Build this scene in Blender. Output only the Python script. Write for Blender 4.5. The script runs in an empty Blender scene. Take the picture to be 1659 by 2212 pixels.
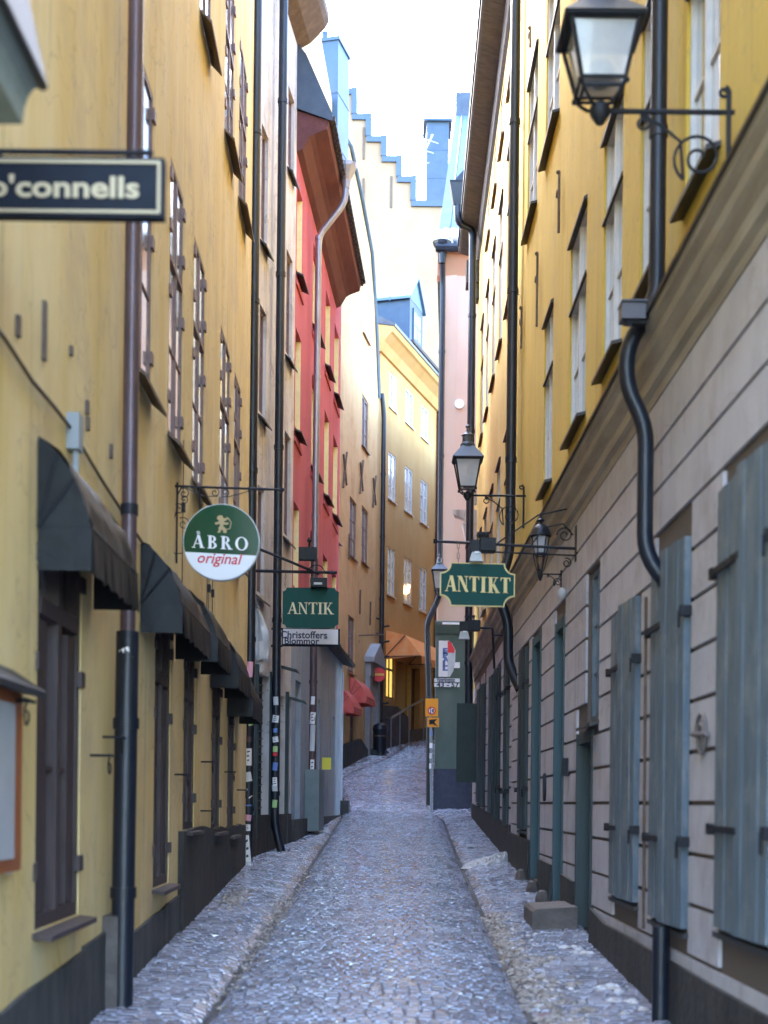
import bpy, bmesh, math, random
import numpy as np
from mathutils import Vector, Matrix
random.seed(7); rng = np.random.default_rng(5)
SC = bpy.context.scene; COL = SC.collection
PI = math.pi
# ------------------------------------------------------------------ camera
EZ = 1.75                                   # eye height, metres
S = 768/1659; F = 1400; RO = .011
cam = bpy.data.cameras.new('camera'); co = bpy.data.objects.new('camera', cam); COL.objects.link(co)
cam.sensor_fit = 'VERTICAL'; cam.sensor_height = 36; cam.lens = F/1024*36
cam.shift_y = 291/1024; cam.clip_start = .05; cam.clip_end = 500
co.matrix_world = Matrix.Translation((0, 0, EZ)) @ Matrix.Rotation(PI/2, 4, 'X') @ Matrix.Rotation(RO, 4, 'Z')
cam.dof.use_dof = True; cam.dof.focus_distance = 24; cam.dof.aperture_fstop = (cam.lens/1000)/.027
SC.camera = co
# ------------------------------------------------------------------ sky, sun, exposure
SUN_EL, SUN_AZ = 40, 322                    # degrees, azimuth from +Y clockwise
w = bpy.data.worlds.new('World'); SC.world = w; w.use_nodes = True
nt = w.node_tree; bg = nt.nodes['Background']
sk = nt.nodes.new('ShaderNodeTexSky'); sk.sky_type = 'NISHITA'; sk.sun_disc = False
sk.sun_elevation = math.radians(SUN_EL); sk.sun_rotation = math.radians(SUN_AZ)
sk.air_density = 1.0; sk.dust_density = 2.0
hs = nt.nodes.new('ShaderNodeHueSaturation'); hs.inputs['Saturation'].default_value = 1.0
nt.links.new(sk.outputs[0], hs.inputs['Color']); nt.links.new(hs.outputs[0], bg.inputs[0])
bg.inputs[1].default_value = .15
sl = bpy.data.lights.new('sun', 'SUN'); sl.energy = .7; sl.angle = math.radians(14); sl.color = (1, .95, .88)
so = bpy.data.objects.new('sun', sl); COL.objects.link(so)
a, e = math.radians(SUN_AZ), math.radians(SUN_EL)
sd = Vector((math.sin(a)*math.cos(e), math.cos(a)*math.cos(e), math.sin(e)))
so.rotation_euler = sd.to_track_quat('Z', 'Y').to_euler()
SC.render.engine = 'CYCLES'
SC.view_settings.view_transform = 'Standard'; SC.view_settings.look = 'None'
SC.view_settings.exposure = 4.38; SC.view_settings.gamma = 1
SC.cycles.max_bounces = 10; SC.cycles.diffuse_bounces = 7

# ------------------------------------------------------------------ materials
MATS = {}
def mat(name, c, rough=.7, metal=0, c2=None, scale=(2, 2, 2), ns=3, lo=.35, hi=.65, bump=0, bscale=30, coat=0, spec=.5, emit=None, c3=None, s3=.8):
    if name in MATS: return MATS[name]
    m = bpy.data.materials.new(name); m.use_nodes = True; n = m.node_tree; b = n.nodes['Principled BSDF']
    b.inputs['Base Color'].default_value = (*c, 1); b.inputs['Roughness'].default_value = rough
    b.inputs['Metallic'].default_value = metal; b.inputs['Coat Weight'].default_value = coat
    b.inputs['Specular IOR Level'].default_value = spec
    tc = n.nodes.new('ShaderNodeTexCoord'); mp = n.nodes.new('ShaderNodeMapping'); mp.inputs['Scale'].default_value = scale
    n.links.new(tc.outputs['Object'], mp.inputs[0])
    if c2:
        no = n.nodes.new('ShaderNodeTexNoise'); no.inputs['Scale'].default_value = ns; no.inputs['Detail'].default_value = 8
        no.inputs['Roughness'].default_value = .62
        n.links.new(mp.outputs[0], no.inputs['Vector'])
        r = n.nodes.new('ShaderNodeValToRGB'); r.color_ramp.elements[0].position = lo; r.color_ramp.elements[1].position = hi
        r.color_ramp.elements[0].color = (*c, 1); r.color_ramp.elements[1].color = (*c2, 1)
        n.links.new(no.outputs['Fac'], r.inputs[0]); out = r.outputs[0]
        if c3:
            n3 = n.nodes.new('ShaderNodeTexNoise'); n3.inputs['Scale'].default_value = s3; n3.inputs['Detail'].default_value = 10
            n3.inputs['Roughness'].default_value = .7
            n.links.new(tc.outputs['Object'], n3.inputs['Vector'])
            r3 = n.nodes.new('ShaderNodeValToRGB'); r3.color_ramp.elements[0].position = .5; r3.color_ramp.elements[1].position = .72
            r3.color_ramp.elements[0].color = (0, 0, 0, 1); r3.color_ramp.elements[1].color = (.8, .8, .8, 1)
            n.links.new(n3.outputs['Fac'], r3.inputs[0])
            mx = n.nodes.new('ShaderNodeMixRGB'); mx.inputs[2].default_value = (*c3, 1)
            n.links.new(r3.outputs[0], mx.inputs[0]); n.links.new(out, mx.inputs[1]); out = mx.outputs[0]
        n.links.new(out, b.inputs['Base Color'])
    if bump:
        nb = n.nodes.new('ShaderNodeTexNoise'); nb.inputs['Scale'].default_value = bscale; nb.inputs['Detail'].default_value = 6
        n.links.new(tc.outputs['Object'], nb.inputs['Vector'])
        bp = n.nodes.new('ShaderNodeBump'); bp.inputs['Strength'].default_value = bump; bp.inputs['Distance'].default_value = .02
        n.links.new(nb.outputs['Fac'], bp.inputs['Height']); n.links.new(bp.outputs[0], b.inputs['Normal'])
    if emit:
        b.inputs['Emission Color'].default_value = (*emit[0], 1); b.inputs['Emission Strength'].default_value = emit[1]
    MATS[name] = m; return m
ST = (.9, .9, .2)
M = dict(
 yel=mat('plaster_pale_yellow', (.70, .52, .20), .9, c2=(.76, .62, .33), scale=ST, ns=2.2, bump=.25, bscale=9, c3=(.54, .42, .26), s3=1.1),
 och=mat('plaster_ochre', (.55, .38, .05), .9, c2=(.62, .45, .085), scale=ST, ns=1.8, bump=.25, bscale=10, c3=(.48, .34, .09), s3=.9),
 ochf=mat('plaster_ochre_paler', (.60, .42, .11), .9, c2=(.66, .49, .17), scale=ST, ns=1.8, bump=.2, bscale=10),
 gry=mat('plaster_grey_lilac', (.45, .44, .49), .9, c2=(.53, .515, .56), scale=(1.5, 1.5, .7), ns=2.5, bump=.25, bscale=14, c3=(.34, .30, .31), s3=1.6),
 joint=mat('joint_brown', (.13, .10, .085), .95),
 corn=mat('cornice_brown', (.28, .24, .19), .85, c2=(.40, .36, .30), scale=(3, .4, 3), ns=3, bump=.3, bscale=20),
 whi=mat('plaster_greyish_white', (.50, .46, .44), .9, c2=(.62, .58, .56), scale=ST, ns=3, lo=.4, hi=.55, bump=.3, bscale=12, c3=(.30, .26, .25), s3=1.6),
 red=mat('plaster_red', (.42, .075, .10), .9, c2=(.50, .105, .125), scale=ST, ns=2, bump=.15, bscale=10),
 redd=mat('cornice_red_brown', (.09, .028, .03), .85, c2=(.125, .04, .04), scale=(3, .5, 3), ns=3),
 blu=mat('plaster_grey_blue', (.30, .36, .44), .85, c2=(.37, .43, .50), scale=ST, ns=3, bump=.2, bscale=12, c3=(.20, .25, .30), s3=1.1),
 y1=mat('plaster_warm_yellow', (.62, .40, .17), .9, c2=(.68, .47, .23), scale=(1, 1, .6), ns=1.4, bump=.3, bscale=5, c3=(.46, .24, .08), s3=.6),
 b4=mat('plaster_dull_yellow', (.41, .235, .075), .9, c2=(.47, .285, .10), scale=(1, 1, .3), ns=1.2, bump=.1, bscale=5, c3=(.46, .34, .16), s3=.4),
 pnk=mat('plaster_pink', (.68, .47, .37), .9, c2=(.73, .53, .43), scale=(1, 1, .4), ns=1),
 crm=mat('plaster_cream', (.29, .205, .125), .9, c2=(.33, .245, .16), scale=(.5, .5, .3), ns=1.2, bump=.1, bscale=3, c3=(.33, .26, .19), s3=.3),
 grn=mat('paint_grey_green', (.10, .14, .125), .8, c2=(.13, .175, .155), scale=(1, 1, .5), ns=3, bump=.1),
 navy=mat('plinth_dark_blue', (.035, .045, .085), .7, c2=(.06, .07, .11), ns=4),
 pli=mat('plinth_black_brown', (.014, .014, .016), .75, c2=(.05, .046, .042), scale=(2, 2, .35), ns=5, bump=.6, bscale=16),
 plg=mat('plinth_slate', (.028, .033, .038), .8, c2=(.085, .085, .085), scale=(2, 2, .5), ns=3, bump=.5, bscale=14),
 stone=mat('step_stone', (.075, .06, .055), .6, c2=(.13, .11, .10), ns=3, bump=.4, bscale=30),
 blk=mat('iron_black', (.008, .009, .013), .55, 0, c2=(.016, .018, .026), ns=6, spec=.3),
 pip=mat('downpipe_black', (.005, .008, .016), .42, 0, c2=(.010, .015, .028), scale=(3, 3, .6), ns=4, bump=.15, bscale=12),
 pibr=mat('downpipe_brown', (.085, .055, .06), .4, .3, c2=(.13, .09, .10), scale=(3, 3, .4), ns=4),
 pizn=mat('downpipe_zinc', (.30, .31, .36), .35, .5, c2=(.22, .21, .25), scale=(2, 2, .5), ns=3),
 brn=mat('wood_brown', (.038, .024, .024), .5, c2=(.065, .042, .042), scale=(6, 6, .8), ns=4),
 wnb=mat('frame_mauve_brown', (.16, .095, .085), .55, c2=(.21, .13, .12), ns=6),
 wht=mat('frame_pale', (.52, .52, .52), .5, c2=(.60, .58, .56), ns=5),
 crw=mat('frame_cream', (.72, .60, .30), .6, c2=(.78, .67, .38), ns=5),
 sil=mat('sill_brown', (.09, .06, .045), .7, c2=(.14, .10, .07), ns=8),
 sld=mat('sill_dark', (.03, .03, .032), .5),
 gls=mat('glass_grey_painted_sky', (.05, .06, .075), .06, 0, spec=1, coat=1, c2=(.30, .30, .33), scale=(1.2, 1.2, .5), ns=1.5, lo=.45, hi=.62),  # lighter patches paint the sky's reflection into the pane colour
 glp=mat('glass_curtain_painted_reflection', (.56, .53, .52), .10, 0, c2=(.20, .22, .27), scale=(1.6, 1.6, .5), ns=1.7, lo=.46, hi=.60, coat=1, spec=.8),  # pale curtain tone; darker patches paint uneven reflections into the colour
 glb=mat('glass_pale_blue', (.16, .22, .30), .08, 0, c2=(.40, .46, .52), scale=(1.3, 1.3, .9), ns=1.6, coat=1, spec=.9),
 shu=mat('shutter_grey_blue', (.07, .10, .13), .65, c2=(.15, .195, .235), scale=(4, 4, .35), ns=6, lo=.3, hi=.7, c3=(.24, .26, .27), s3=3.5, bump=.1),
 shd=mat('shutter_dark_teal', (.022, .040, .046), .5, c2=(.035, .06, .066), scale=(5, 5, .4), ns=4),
 rfb=mat('roof_metal_blue', (.028, .068, .13), .5, .1, c2=(.04, .085, .15), scale=(1, 1, 1), ns=1.5),
 rfd=mat('roof_metal_dark', (.04, .055, .085), .45, .3, c2=(.06, .08, .11), ns=2),
 rfl=mat('roof_metal_light', (.065, .125, .20), .5, .1, c2=(.09, .155, .235), ns=1.5),
 wod=mat('eave_timber_dark', (.045, .038, .04), .8, c2=(.09, .075, .07), scale=(.6, 5, 5), ns=3, bump=.3),
 til=mat('roof_tile_dark', (.05, .045, .05), .8),
 awb=mat('canvas_black', (.006, .008, .011), .5, spec=.3, c2=(.012, .015, .02), ns=4, bump=.35, bscale=7),
 awr=mat('canvas_red', (.55, .085, .07), .6, c2=(.62, .13, .11), ns=3),
 awo=mat('canvas_orange', (.95, .30, .07), .6, c2=(.95, .42, .16), ns=2),
 cnv=mat('canvas_white', (.52, .55, .58), .75, c2=(.66, .68, .70), scale=(3, 3, .8), ns=3, bump=.5, bscale=6),
 sgn=mat('sign_green', (.003, .055, .048), .55, c2=(.004, .068, .058), scale=(2, 2, .4), ns=3, spec=.2),
 sgg=mat('sign_bottle_green', (.003, .060, .022), .15, coat=.25),
 sgk=mat('sign_black', (.006, .009, .018), .6, c2=(.010, .015, .026), ns=4, spec=.2),
 gold=mat('letter_gold', (.74, .58, .22), .45),
 golp=mat('letter_pale_gold', (.68, .62, .40), .5),
 beig=mat('letter_beige', (.50, .42, .27), .6),
 lion=mat('emblem_tan', (.45, .34, .16), .5),
 wpt=mat('paint_white', (.84, .85, .88), .4),
 rpt=mat('letter_red', (.62, .02, .04), .5),
 bpt=mat('letter_dark_blue', (.03, .04, .10), .5),
 orp=mat('sign_orange', (.95, .38, .01), .5),
 rds=mat('sign_red', (.75, .03, .04), .5),
 yls=mat('sticker_yellow', (.70, .62, .04), .5), gns=mat('sticker_green', (.40, .62, .25), .5), pks=mat('sticker_pink', (.70, .35, .45), .5),
 blst=mat('sticker_blue', (.12, .22, .55), .5),
 orw=mat('wood_orange', (.42, .12, .025), .5, c2=(.30, .09, .025), ns=3),
 shopy=mat('lit_shop_window', (.6, .5, .1), .5, emit=((1, .70, .16), .055)),
 lampw=mat('lit_lamp', (.8, .6, .4), .5, emit=((1, .55, .2), .5)),
 frost=mat('glass_frosted', (.42, .44, .46), .35, c2=(.50, .52, .55), ns=2),
 globe=mat('globe_glass', (.16, .18, .20), .25, c2=(.22, .24, .26), ns=2, coat=.5),
 glsn=mat('lantern_glass', (.50, .52, .56), .15, coat=.5, c2=(.62, .63, .66), ns=2),
 gyg=mat('paint_grey_green_moulding', (.20, .25, .24), .6, c2=(.26, .31, .29), ns=4),
 snow=mat('dirty_snow', (.34, .30, .27), .5, c2=(.72, .74, .80), ns=8, bump=.8, bscale=30),
 slush=mat('brown_slush', (.13, .105, .085), .25, c2=(.42, .39, .37), ns=9, bump=.8, bscale=40),
 water=mat('gutter_water', (.07, .075, .09), .22, spec=.8, bump=.5, bscale=25),
)

M['glsn'].node_tree.nodes['Principled BSDF'].inputs['Alpha'].default_value = .62
def age(m, k=.35, col=(.16, .12, .08)):
    # hairline cracks, chips and rain streaks that belong to the old plaster
    n = m.node_tree; b = n.nodes['Principled BSDF']; src = b.inputs['Base Color'].links[0].from_socket; tc = n.nodes.new('ShaderNodeTexCoord')
    def layer(src, scale, ns, det, p0, p1, p2, amt, dist=0):
        mp = n.nodes.new('ShaderNodeMapping'); mp.inputs['Scale'].default_value = scale; n.links.new(tc.outputs['Object'], mp.inputs[0])
        no = n.nodes.new('ShaderNodeTexNoise'); no.inputs['Scale'].default_value = ns; no.inputs['Detail'].default_value = det; no.inputs['Distortion'].default_value = dist
        n.links.new(mp.outputs[0], no.inputs['Vector']); r = n.nodes.new('ShaderNodeValToRGB'); e = r.color_ramp.elements
        e[0].position = p0; e[0].color = (0, 0, 0, 1); e[1].position = p2; e[1].color = (0, 0, 0, 1); x = e.new(p1); x.color = (amt, amt, amt, 1)
        n.links.new(no.outputs['Fac'], r.inputs[0]); mx = n.nodes.new('ShaderNodeMixRGB'); mx.inputs[2].default_value = (*col, 1)
        n.links.new(r.outputs[0], mx.inputs[0]); n.links.new(src, mx.inputs[1]); return mx.outputs[0]
    src = layer(src, (1, 1, .8), 1.1, 9, .495, .5, .505, k, .6)
    src = layer(src, (1, 1, 1), 7, 4, .70, .76, .95, k*1.2)
    src = layer(src, (5, 5, .16), 1.6, 5, .58, .72, .9, k*.9)
    n.links.new(src, b.inputs['Base Color'])
for q in ('yel', 'och', 'ochf', 'gry', 'y1', 'blu', 'whi'): age(M[q], .30 if q != 'whi' else .5, (.20, .15, .09) if q in ('yel', 'och', 'ochf', 'y1') else (.14, .12, .11))
# ------------------------------------------------------------------ helpers
def qd(x, y):
    px = (x*S-384)/F; py = (803-y*S)/F
    return px*math.cos(RO)-py*math.sin(RO), px*math.sin(RO)+py*math.cos(RO)
def P(x, y, Y):
    dx, dz = qd(x, y); return (dx*Y, EZ+dz*Y)
class Fr:                                   # a wall frame: u along, d out of the wall into the street, z up
    def __init__(s, a, b, right=False):
        s.a = a; L = math.hypot(b[0]-a[0], b[1]-a[1]); s.L = L; s.U = ((b[0]-a[0])/L, (b[1]-a[1])/L)
        s.N = (-s.U[1], s.U[0]) if right else (s.U[1], -s.U[0])
    def W(s, u, d, z): return (s.a[0]+u*s.U[0]+d*s.N[0], s.a[1]+u*s.U[1]+d*s.N[1], z)
    def px(s, x, y, d=0):
        dx, dz = qd(x, y); ax = s.a[0]+d*s.N[0]; ay = s.a[1]+d*s.N[1]
        u = (ay*dx-ax)/(s.U[0]-s.U[1]*dx); t = ay+u*s.U[1]; return u, EZ+t*dz
    def uy(s, Y): return (Y-s.a[1])/s.U[1]
def front(Y): return Fr((0, Y), (1, Y))
class MB:
    def __init__(s): s.v = []; s.f = []; s.ch = []; s.smooth = False
    def add(s, vs, fs):
        s.ch.append((len(s.v), len(vs), len(s.f), len(fs))); o = len(s.v); s.v += [tuple(v) for v in vs]; s.f += [tuple(i+o for i in f) for f in fs]; return s
    def box(s, fr, u0, u1, d0, d1, z0, z1):
        vs = [fr.W(u, d, z) for z in (z0, z1) for d in (d0, d1) for u in (u0, u1)]
        return s.add(vs, [(0, 1, 3, 2), (4, 6, 7, 5), (0, 4, 5, 1), (2, 3, 7, 6), (0, 2, 6, 4), (1, 5, 7, 3)])
    def prism(s, fr, pts, d0, d1):           # polygon in (u,z)
        n = len(pts); vs = [fr.W(u, d, z) for d in (d0, d1) for u, z in pts]
        return s.add(vs, [tuple(range(n)), tuple(range(2*n-1, n-1, -1))]+[(i, (i+1) % n, n+(i+1) % n, n+i) for i in range(n)])
    def prof(s, fr, pts, u0, u1):            # polygon in (d,z) swept along u
        n = len(pts); vs = [fr.W(u, d, z) for u in (u0, u1) for d, z in pts]
        return s.add(vs, [tuple(range(n)), tuple(range(2*n-1, n-1, -1))]+[(i, (i+1) % n, n+(i+1) % n, n+i) for i in range(n)])
    def tube(s, pts, r, n=10, closed=False):
        pts = [Vector(p) for p in pts]; vs = []; fs = []; N = len(pts)
        rr = r if isinstance(r, (list, tuple)) else [r]*N
        ref = None
        for i, p in enumerate(pts):
            t = (pts[min(i+1, N-1)]-pts[max(i-1, 0)]).normalized()
            if ref is None: ref = Vector((0, 1, 0)) if abs(t.y) < .9 else Vector((1, 0, 0))
            x = (ref-t*ref.dot(t)).normalized(); y = t.cross(x); ref = x
            for k in range(n):
                a = 2*PI*k/n; vs.append(p+(x*math.cos(a)+y*math.sin(a))*rr[i])
        for i in range(N-1):
            for k in range(n): fs.append((i*n+k, i*n+(k+1) % n, (i+1)*n+(k+1) % n, (i+1)*n+k))
        fs += [tuple(range(n-1, -1, -1)), tuple(range((N-1)*n, N*n))]
        s.smooth = True; return s.add(vs, fs)
    def lathe(s, c, pr, n=12, rot=0, sq=1):
        vs = []; fs = []
        for r, z in pr:
            for k in range(n):
                a = 2*PI*k/n+rot; vs.append((c[0]+r*math.cos(a), c[1]+r*math.sin(a)*sq, c[2]+z))
        for i in range(len(pr)-1):
            for k in range(n): fs.append((i*n+k, i*n+(k+1) % n, (i+1)*n+(k+1) % n, (i+1)*n+k))
        fs += [tuple(range(n-1, -1, -1)), tuple(range((len(pr)-1)*n, len(pr)*n))]
        return s.add(vs, fs)
    def ball(s, c, r, n=10):
        rz = r if not isinstance(r, tuple) else r[2]; rx = r if not isinstance(r, tuple) else r[0]
        s.smooth = True
        return s.lathe(c, [(rx*math.sin(PI*i/n)+1e-4, -rz*math.cos(PI*i/n)) for i in range(n+1)], 12)
    def quad(s, *p): return s.add(p, [tuple(range(len(p)))])
    def pieces(s, name, m, parent=None, k=1, smooth=None, fix=True):   # one object for every k pieces added
        out = []
        for i in range(0, len(s.ch), k):
            g = s.ch[i:i+k]; v0 = g[0][0]; v1 = g[-1][0]+g[-1][1]; f0 = g[0][2]; f1 = g[-1][2]+g[-1][3]
            b = MB(); b.v = s.v[v0:v1]; b.f = [tuple(q-v0 for q in f) for f in s.f[f0:f1]]; b.smooth = s.smooth
            out.append(b.build(name, m, parent, smooth, fix))
        return out
    def build(s, name, m, parent=None, smooth=None, fix=True):
        root = parent
        while root is not None and root.parent is not None: root = root.parent
        off = Vector(root.location) if root is not None and root.type == 'EMPTY' else Vector((0, 0, 0))
        me = bpy.data.meshes.new(name); me.from_pydata([Vector(v)-off for v in s.v], [], s.f)
        if fix:
            b = bmesh.new(); b.from_mesh(me); bmesh.ops.recalc_face_normals(b, faces=b.faces); b.to_mesh(me); b.free()
        if s.smooth if smooth is None else smooth:
            me.polygons.foreach_set('use_smooth', [True]*len(me.polygons))
            try: me.set_sharp_from_angle(angle=math.radians(40))
            except Exception: pass
        me.materials.append(m); o = bpy.data.objects.new(name, me); COL.objects.link(o)
        if parent is not None: o.parent = parent
        return o
def empty(name, loc, label, cat, group=None):
    o = bpy.data.objects.new(name, None); COL.objects.link(o); o.location = loc; o.empty_display_size = .3
    o['label'] = label; o['category'] = cat
    if group: o['group'] = group
    return o
def tag(o, label, cat, group=None):
    o['label'] = label; o['category'] = cat
    if group: o['group'] = group
    return o
def stru(o): o['kind'] = 'structure'; return o
def arc(fr, cu, cz, r0, r1, a0, a1, d, n=22):       # spiral in the plane of a frame
    return [fr.W(cu+(r0+(r1-r0)*i/n)*math.cos(a0+(a1-a0)*i/n), d, cz+(r0+(r1-r0)*i/n)*math.sin(a0+(a1-a0)*i/n)) for i in range(n+1)]

# ground height --------------------------------------------------------
GP = [(-20, -.30), (0, 0), (28, 1.20), (31, 1.335), (33, 1.44), (34.5, 1.55), (36, 1.70), (38, 1.97), (42, 2.70), (46, 3.20), (49.3, 3.55), (56, 4.45), (64, 5.6), (80, 8)]
def gz(Y): return float(np.interp(Y, [p[0] for p in GP], [p[1] for p in GP]))
def gzv(Y): return np.interp(Y, [p[0] for p in GP], [p[1] for p in GP])
def gl(Y): return np.interp(Y, [0, 10, 15, 33, 37, 40.2, 46.2, 51.3, 56.2, 62], [-1.12, -1.10, -1.05, -.98, -1.1, -1.35, .03, .71, 1.77, 3.2])
def gr(Y): return np.interp(Y, [0, 10, 20, 32, 36, 42, 50, 62], [.93, .97, 1.12, 1.36, 1.15, 1.6, 3.0, 6])
def hz(X, Y):
    l, r = gl(Y), gr(Y); c = (l+r)/2; h = (r-l)/2
    t = np.clip(np.abs(X-c)/h, 0, 1)
    z = gzv(Y)+.045*(1-t*t)
    dl = np.minimum(np.abs(X-l), np.abs(X-r))
    z = z-.035*np.exp(-(dl/.07)**2)
    side = np.where(X < l, l-X, np.where(X > r, X-r, 0))
    return z+np.clip(side, 0, .12)*.16+np.clip(side-.12, 0, 2)*.035

# ------------------------------------------------------------------ ground, setts
def grid(name, xs, ys, f, m):
    X, Y = np.meshgrid(xs, ys); Z = f(X, Y); nx, ny = len(xs), len(ys)
    vs = np.stack([X, Y, Z], -1).reshape(-1, 3); me = bpy.data.meshes.new(name)
    fs = [(j*nx+i, j*nx+i+1, (j+1)*nx+i+1, (j+1)*nx+i) for j in range(ny-1) for i in range(nx-1)]
    me.from_pydata([tuple(v) for v in vs], [], fs); me.materials.append(m)
    me.polygons.foreach_set('use_smooth', [True]*len(me.polygons))
    o = bpy.data.objects.new(name, me); COL.objects.link(o); return stru(o)
mj = mat('wet_grit', (.025, .024, .027), .5, spec=.4, c2=(.085, .075, .07), ns=12, bump=.5, bscale=60)
gxs = np.concatenate([[-60, -20, -9], np.arange(-4, 4.01, .04), [9, 20, 60]])
grid('ground', gxs, np.concatenate([[-20, -5], np.arange(0, 64, .25), [80, 120]]), lambda X, Y: hz(X, Y)-.015, mj)

def sett_mat(name, dark, light, r0, r1):
    m = bpy.data.materials.new(name); m.use_nodes = True; n = m.node_tree; b = n.nodes['Principled BSDF']
    at = n.nodes.new('ShaderNodeAttribute'); at.attribute_name = 'tone'
    tc = n.nodes.new('ShaderNodeTexCoord')
    no = n.nodes.new('ShaderNodeTexNoise'); no.inputs['Scale'].default_value = 55; no.inputs['Detail'].default_value = 6
    n2 = n.nodes.new('ShaderNodeTexNoise'); n2.inputs['Scale'].default_value = 1.3; n2.inputs['Detail'].default_value = 6
    for q in (no, n2): n.links.new(tc.outputs['Object'], q.inputs['Vector'])
    ad = n.nodes.new('ShaderNodeMath'); ad.operation = 'MULTIPLY_ADD'; ad.inputs[1].default_value = .6
    n.links.new(at.outputs['Fac'], ad.inputs[0]); n.links.new(no.outputs['Fac'], ad.inputs[2])
    r = n.nodes.new('ShaderNodeValToRGB'); e = r.color_ramp.elements
    e[0].position = .35; e[0].color = (*dark, 1); e[1].position = 1.0; e[1].color = (*light, 1)
    x = e.new(.7); x.color = tuple((p+q)/2*(1.05 if i == 0 else .97) for i, (p, q) in enumerate(zip(dark, light)))+(1,)
    n.links.new(ad.outputs[0], r.inputs[0]); n.links.new(r.outputs[0], b.inputs['Base Color'])
    mr = n.nodes.new('ShaderNodeMapRange'); mr.inputs['From Min'].default_value = .35; mr.inputs['From Max'].default_value = .65
    mr.inputs['To Min'].default_value = r0; mr.inputs['To Max'].default_value = r1
    n.links.new(n2.outputs['Fac'], mr.inputs[0]); n.links.new(mr.outputs[0], b.inputs['Roughness'])
    b.inputs['Specular IOR Level'].default_value = .75; b.inputs['Coat Weight'].default_value = .8; b.inputs['Coat Roughness'].default_value = .13
    bp = n.nodes.new('ShaderNodeBump'); bp.inputs['Strength'].default_value = .25; bp.inputs['Distance'].default_value = .004
    n.links.new(no.outputs['Fac'], bp.inputs['Height']); n.links.new(bp.outputs[0], b.inputs['Normal'])
    return m
msr = sett_mat('sett_stone', (.10, .115, .155), (.36, .375, .47), .12, .34)
msw = sett_mat('pavement_sett_stone', (.13, .14, .175), (.42, .425, .51), .13, .36)
def setts(name, rows, m, xl, xr, sw, sd, wave=0, gap=.010):
    V = []; T = []; k4 = np.array([0, .10, .90, 1.0]); base = []
    for Y in rows:
        a, b_ = xl(Y), xr(Y)
        if b_-a < sw: continue
        x = a+rng.uniform(0, .02)-(.5*sw if rng.random() < .5 else 0)
        while x < b_:
            wd = sw*rng.uniform(.75, 1.3); x0, x1 = max(x, a-.02), min(x+wd, b_+.02); x += wd
            if x1-x0 < .03: continue
            x1 -= gap*rng.uniform(.6, 1.6); y0 = Y+rng.uniform(-.005, .005); y1 = y0+sd-gap*rng.uniform(.6, 1.4)
            base.append((x0, x1, y0, y1, rng.random()))
    B = np.array(base); n = len(B)
    gx = B[:, 0, None]+(B[:, 1]-B[:, 0])[:, None]*k4[None]; gy = B[:, 2, None]+(B[:, 3]-B[:, 2])[:, None]*k4[None]
    X = np.repeat(gx[:, None, :], 4, 1); Y = np.repeat(gy[:, :, None], 4, 2)
    c = (B[:, 0]+B[:, 1])/2
    X = X+rng.normal(0, .0018, X.shape); Yw = Y+wave*np.sin(c*3.0)[:, None, None]+rng.normal(0, .0025, X.shape)
    Z = hz(X, Yw)
    ins = np.zeros((4, 4)); ins[1:3, 1:3] = 1
    tx = rng.normal(0, .016, n)[:, None, None]; ty = rng.normal(0, .022, n)[:, None, None]
    Z = Z-.016*(1-ins)[None]+.002*ins[None]+rng.normal(0, .0012, n)[:, None, None]+ins[None]*((X-X.mean((1, 2), keepdims=True))*tx+(Yw-Yw.mean((1, 2), keepdims=True))*ty)
    Z = Z+ins[None]*rng.normal(0, .0005, X.shape)
    vs = np.stack([X, Yw, Z], -1).reshape(-1, 3).astype(np.float32)
    q = np.array([[j*4+i, j*4+i+1, (j+1)*4+i+1, (j+1)*4+i] for j in range(3) for i in range(3)])
    fs = (np.arange(n)[:, None, None]*16+q[None]).reshape(-1, 4).astype(np.int32)
    me = bpy.data.meshes.new(name); me.vertices.add(len(vs)); me.vertices.foreach_set('co', vs.ravel())
    me.loops.add(fs.size); me.loops.foreach_set('vertex_index', fs.ravel())
    me.polygons.add(len(fs)); me.polygons.foreach_set('loop_start', np.arange(0, fs.size, 4, dtype=np.int32))
    me.polygons.foreach_set('use_smooth', np.zeros(len(fs), bool)); me.update()
    at = me.attributes.new('tone', 'FLOAT', 'POINT'); at.data.foreach_set('value', np.repeat(B[:, 4], 16).astype(np.float32))
    me.materials.append(m); me.validate(); o = bpy.data.objects.new(name, me); COL.objects.link(o); return stru(o)

# wall frames ------------------------------------------------------------
L1 = Fr((-1.675, 1), (-1.969, 20.6)); L2 = Fr((-1.969, 20.6), (-1.62, 24)); RD = Fr((-1.62, 24), (-1.06, 34))
Y1 = Fr((-2.318, 36), (-.296, 49.3)); B4 = Fr((-.296, 49.3), (2.13, 57.2))
R1 = Fr((1.803, 1), (1.873, 20.4), True); R2 = Fr((1.873, 20.4), (2.08, 32.6), True)
PK = Fr((1.28, 35), (9, 35))
def wxl(Y): return np.interp(Y, [-6, 20.6, 24, 34, 34.05, 36.0, 39, 49.3, 57.2, 70], [-1.57, -1.97, -1.62, -1.06, -4, -4, -1.86, -.296, 2.13, 6])
def wxr(Y): return np.interp(Y, [-6, 20.4, 32.6, 32.65, 34.9, 35, 46, 70], [1.78, 1.873, 2.08, 4, 4, 1.28, 2.0, 9])
near = np.arange(7.4, 33.9, .098)
setts('road', near, msr, lambda Y: gl(Y)+.035, lambda Y: gr(Y)-.035, .085, .098, .012)
setts('pavement_left', near, msw, lambda Y: wxl(Y)-.02, lambda Y: gl(Y)-.04, .115, .098)
setts('pavement_right', near, msw, lambda Y: gr(Y)+.04, lambda Y: wxr(Y)+.02, .115, .098)
far = np.arange(34.0, 60, .125)
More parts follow.
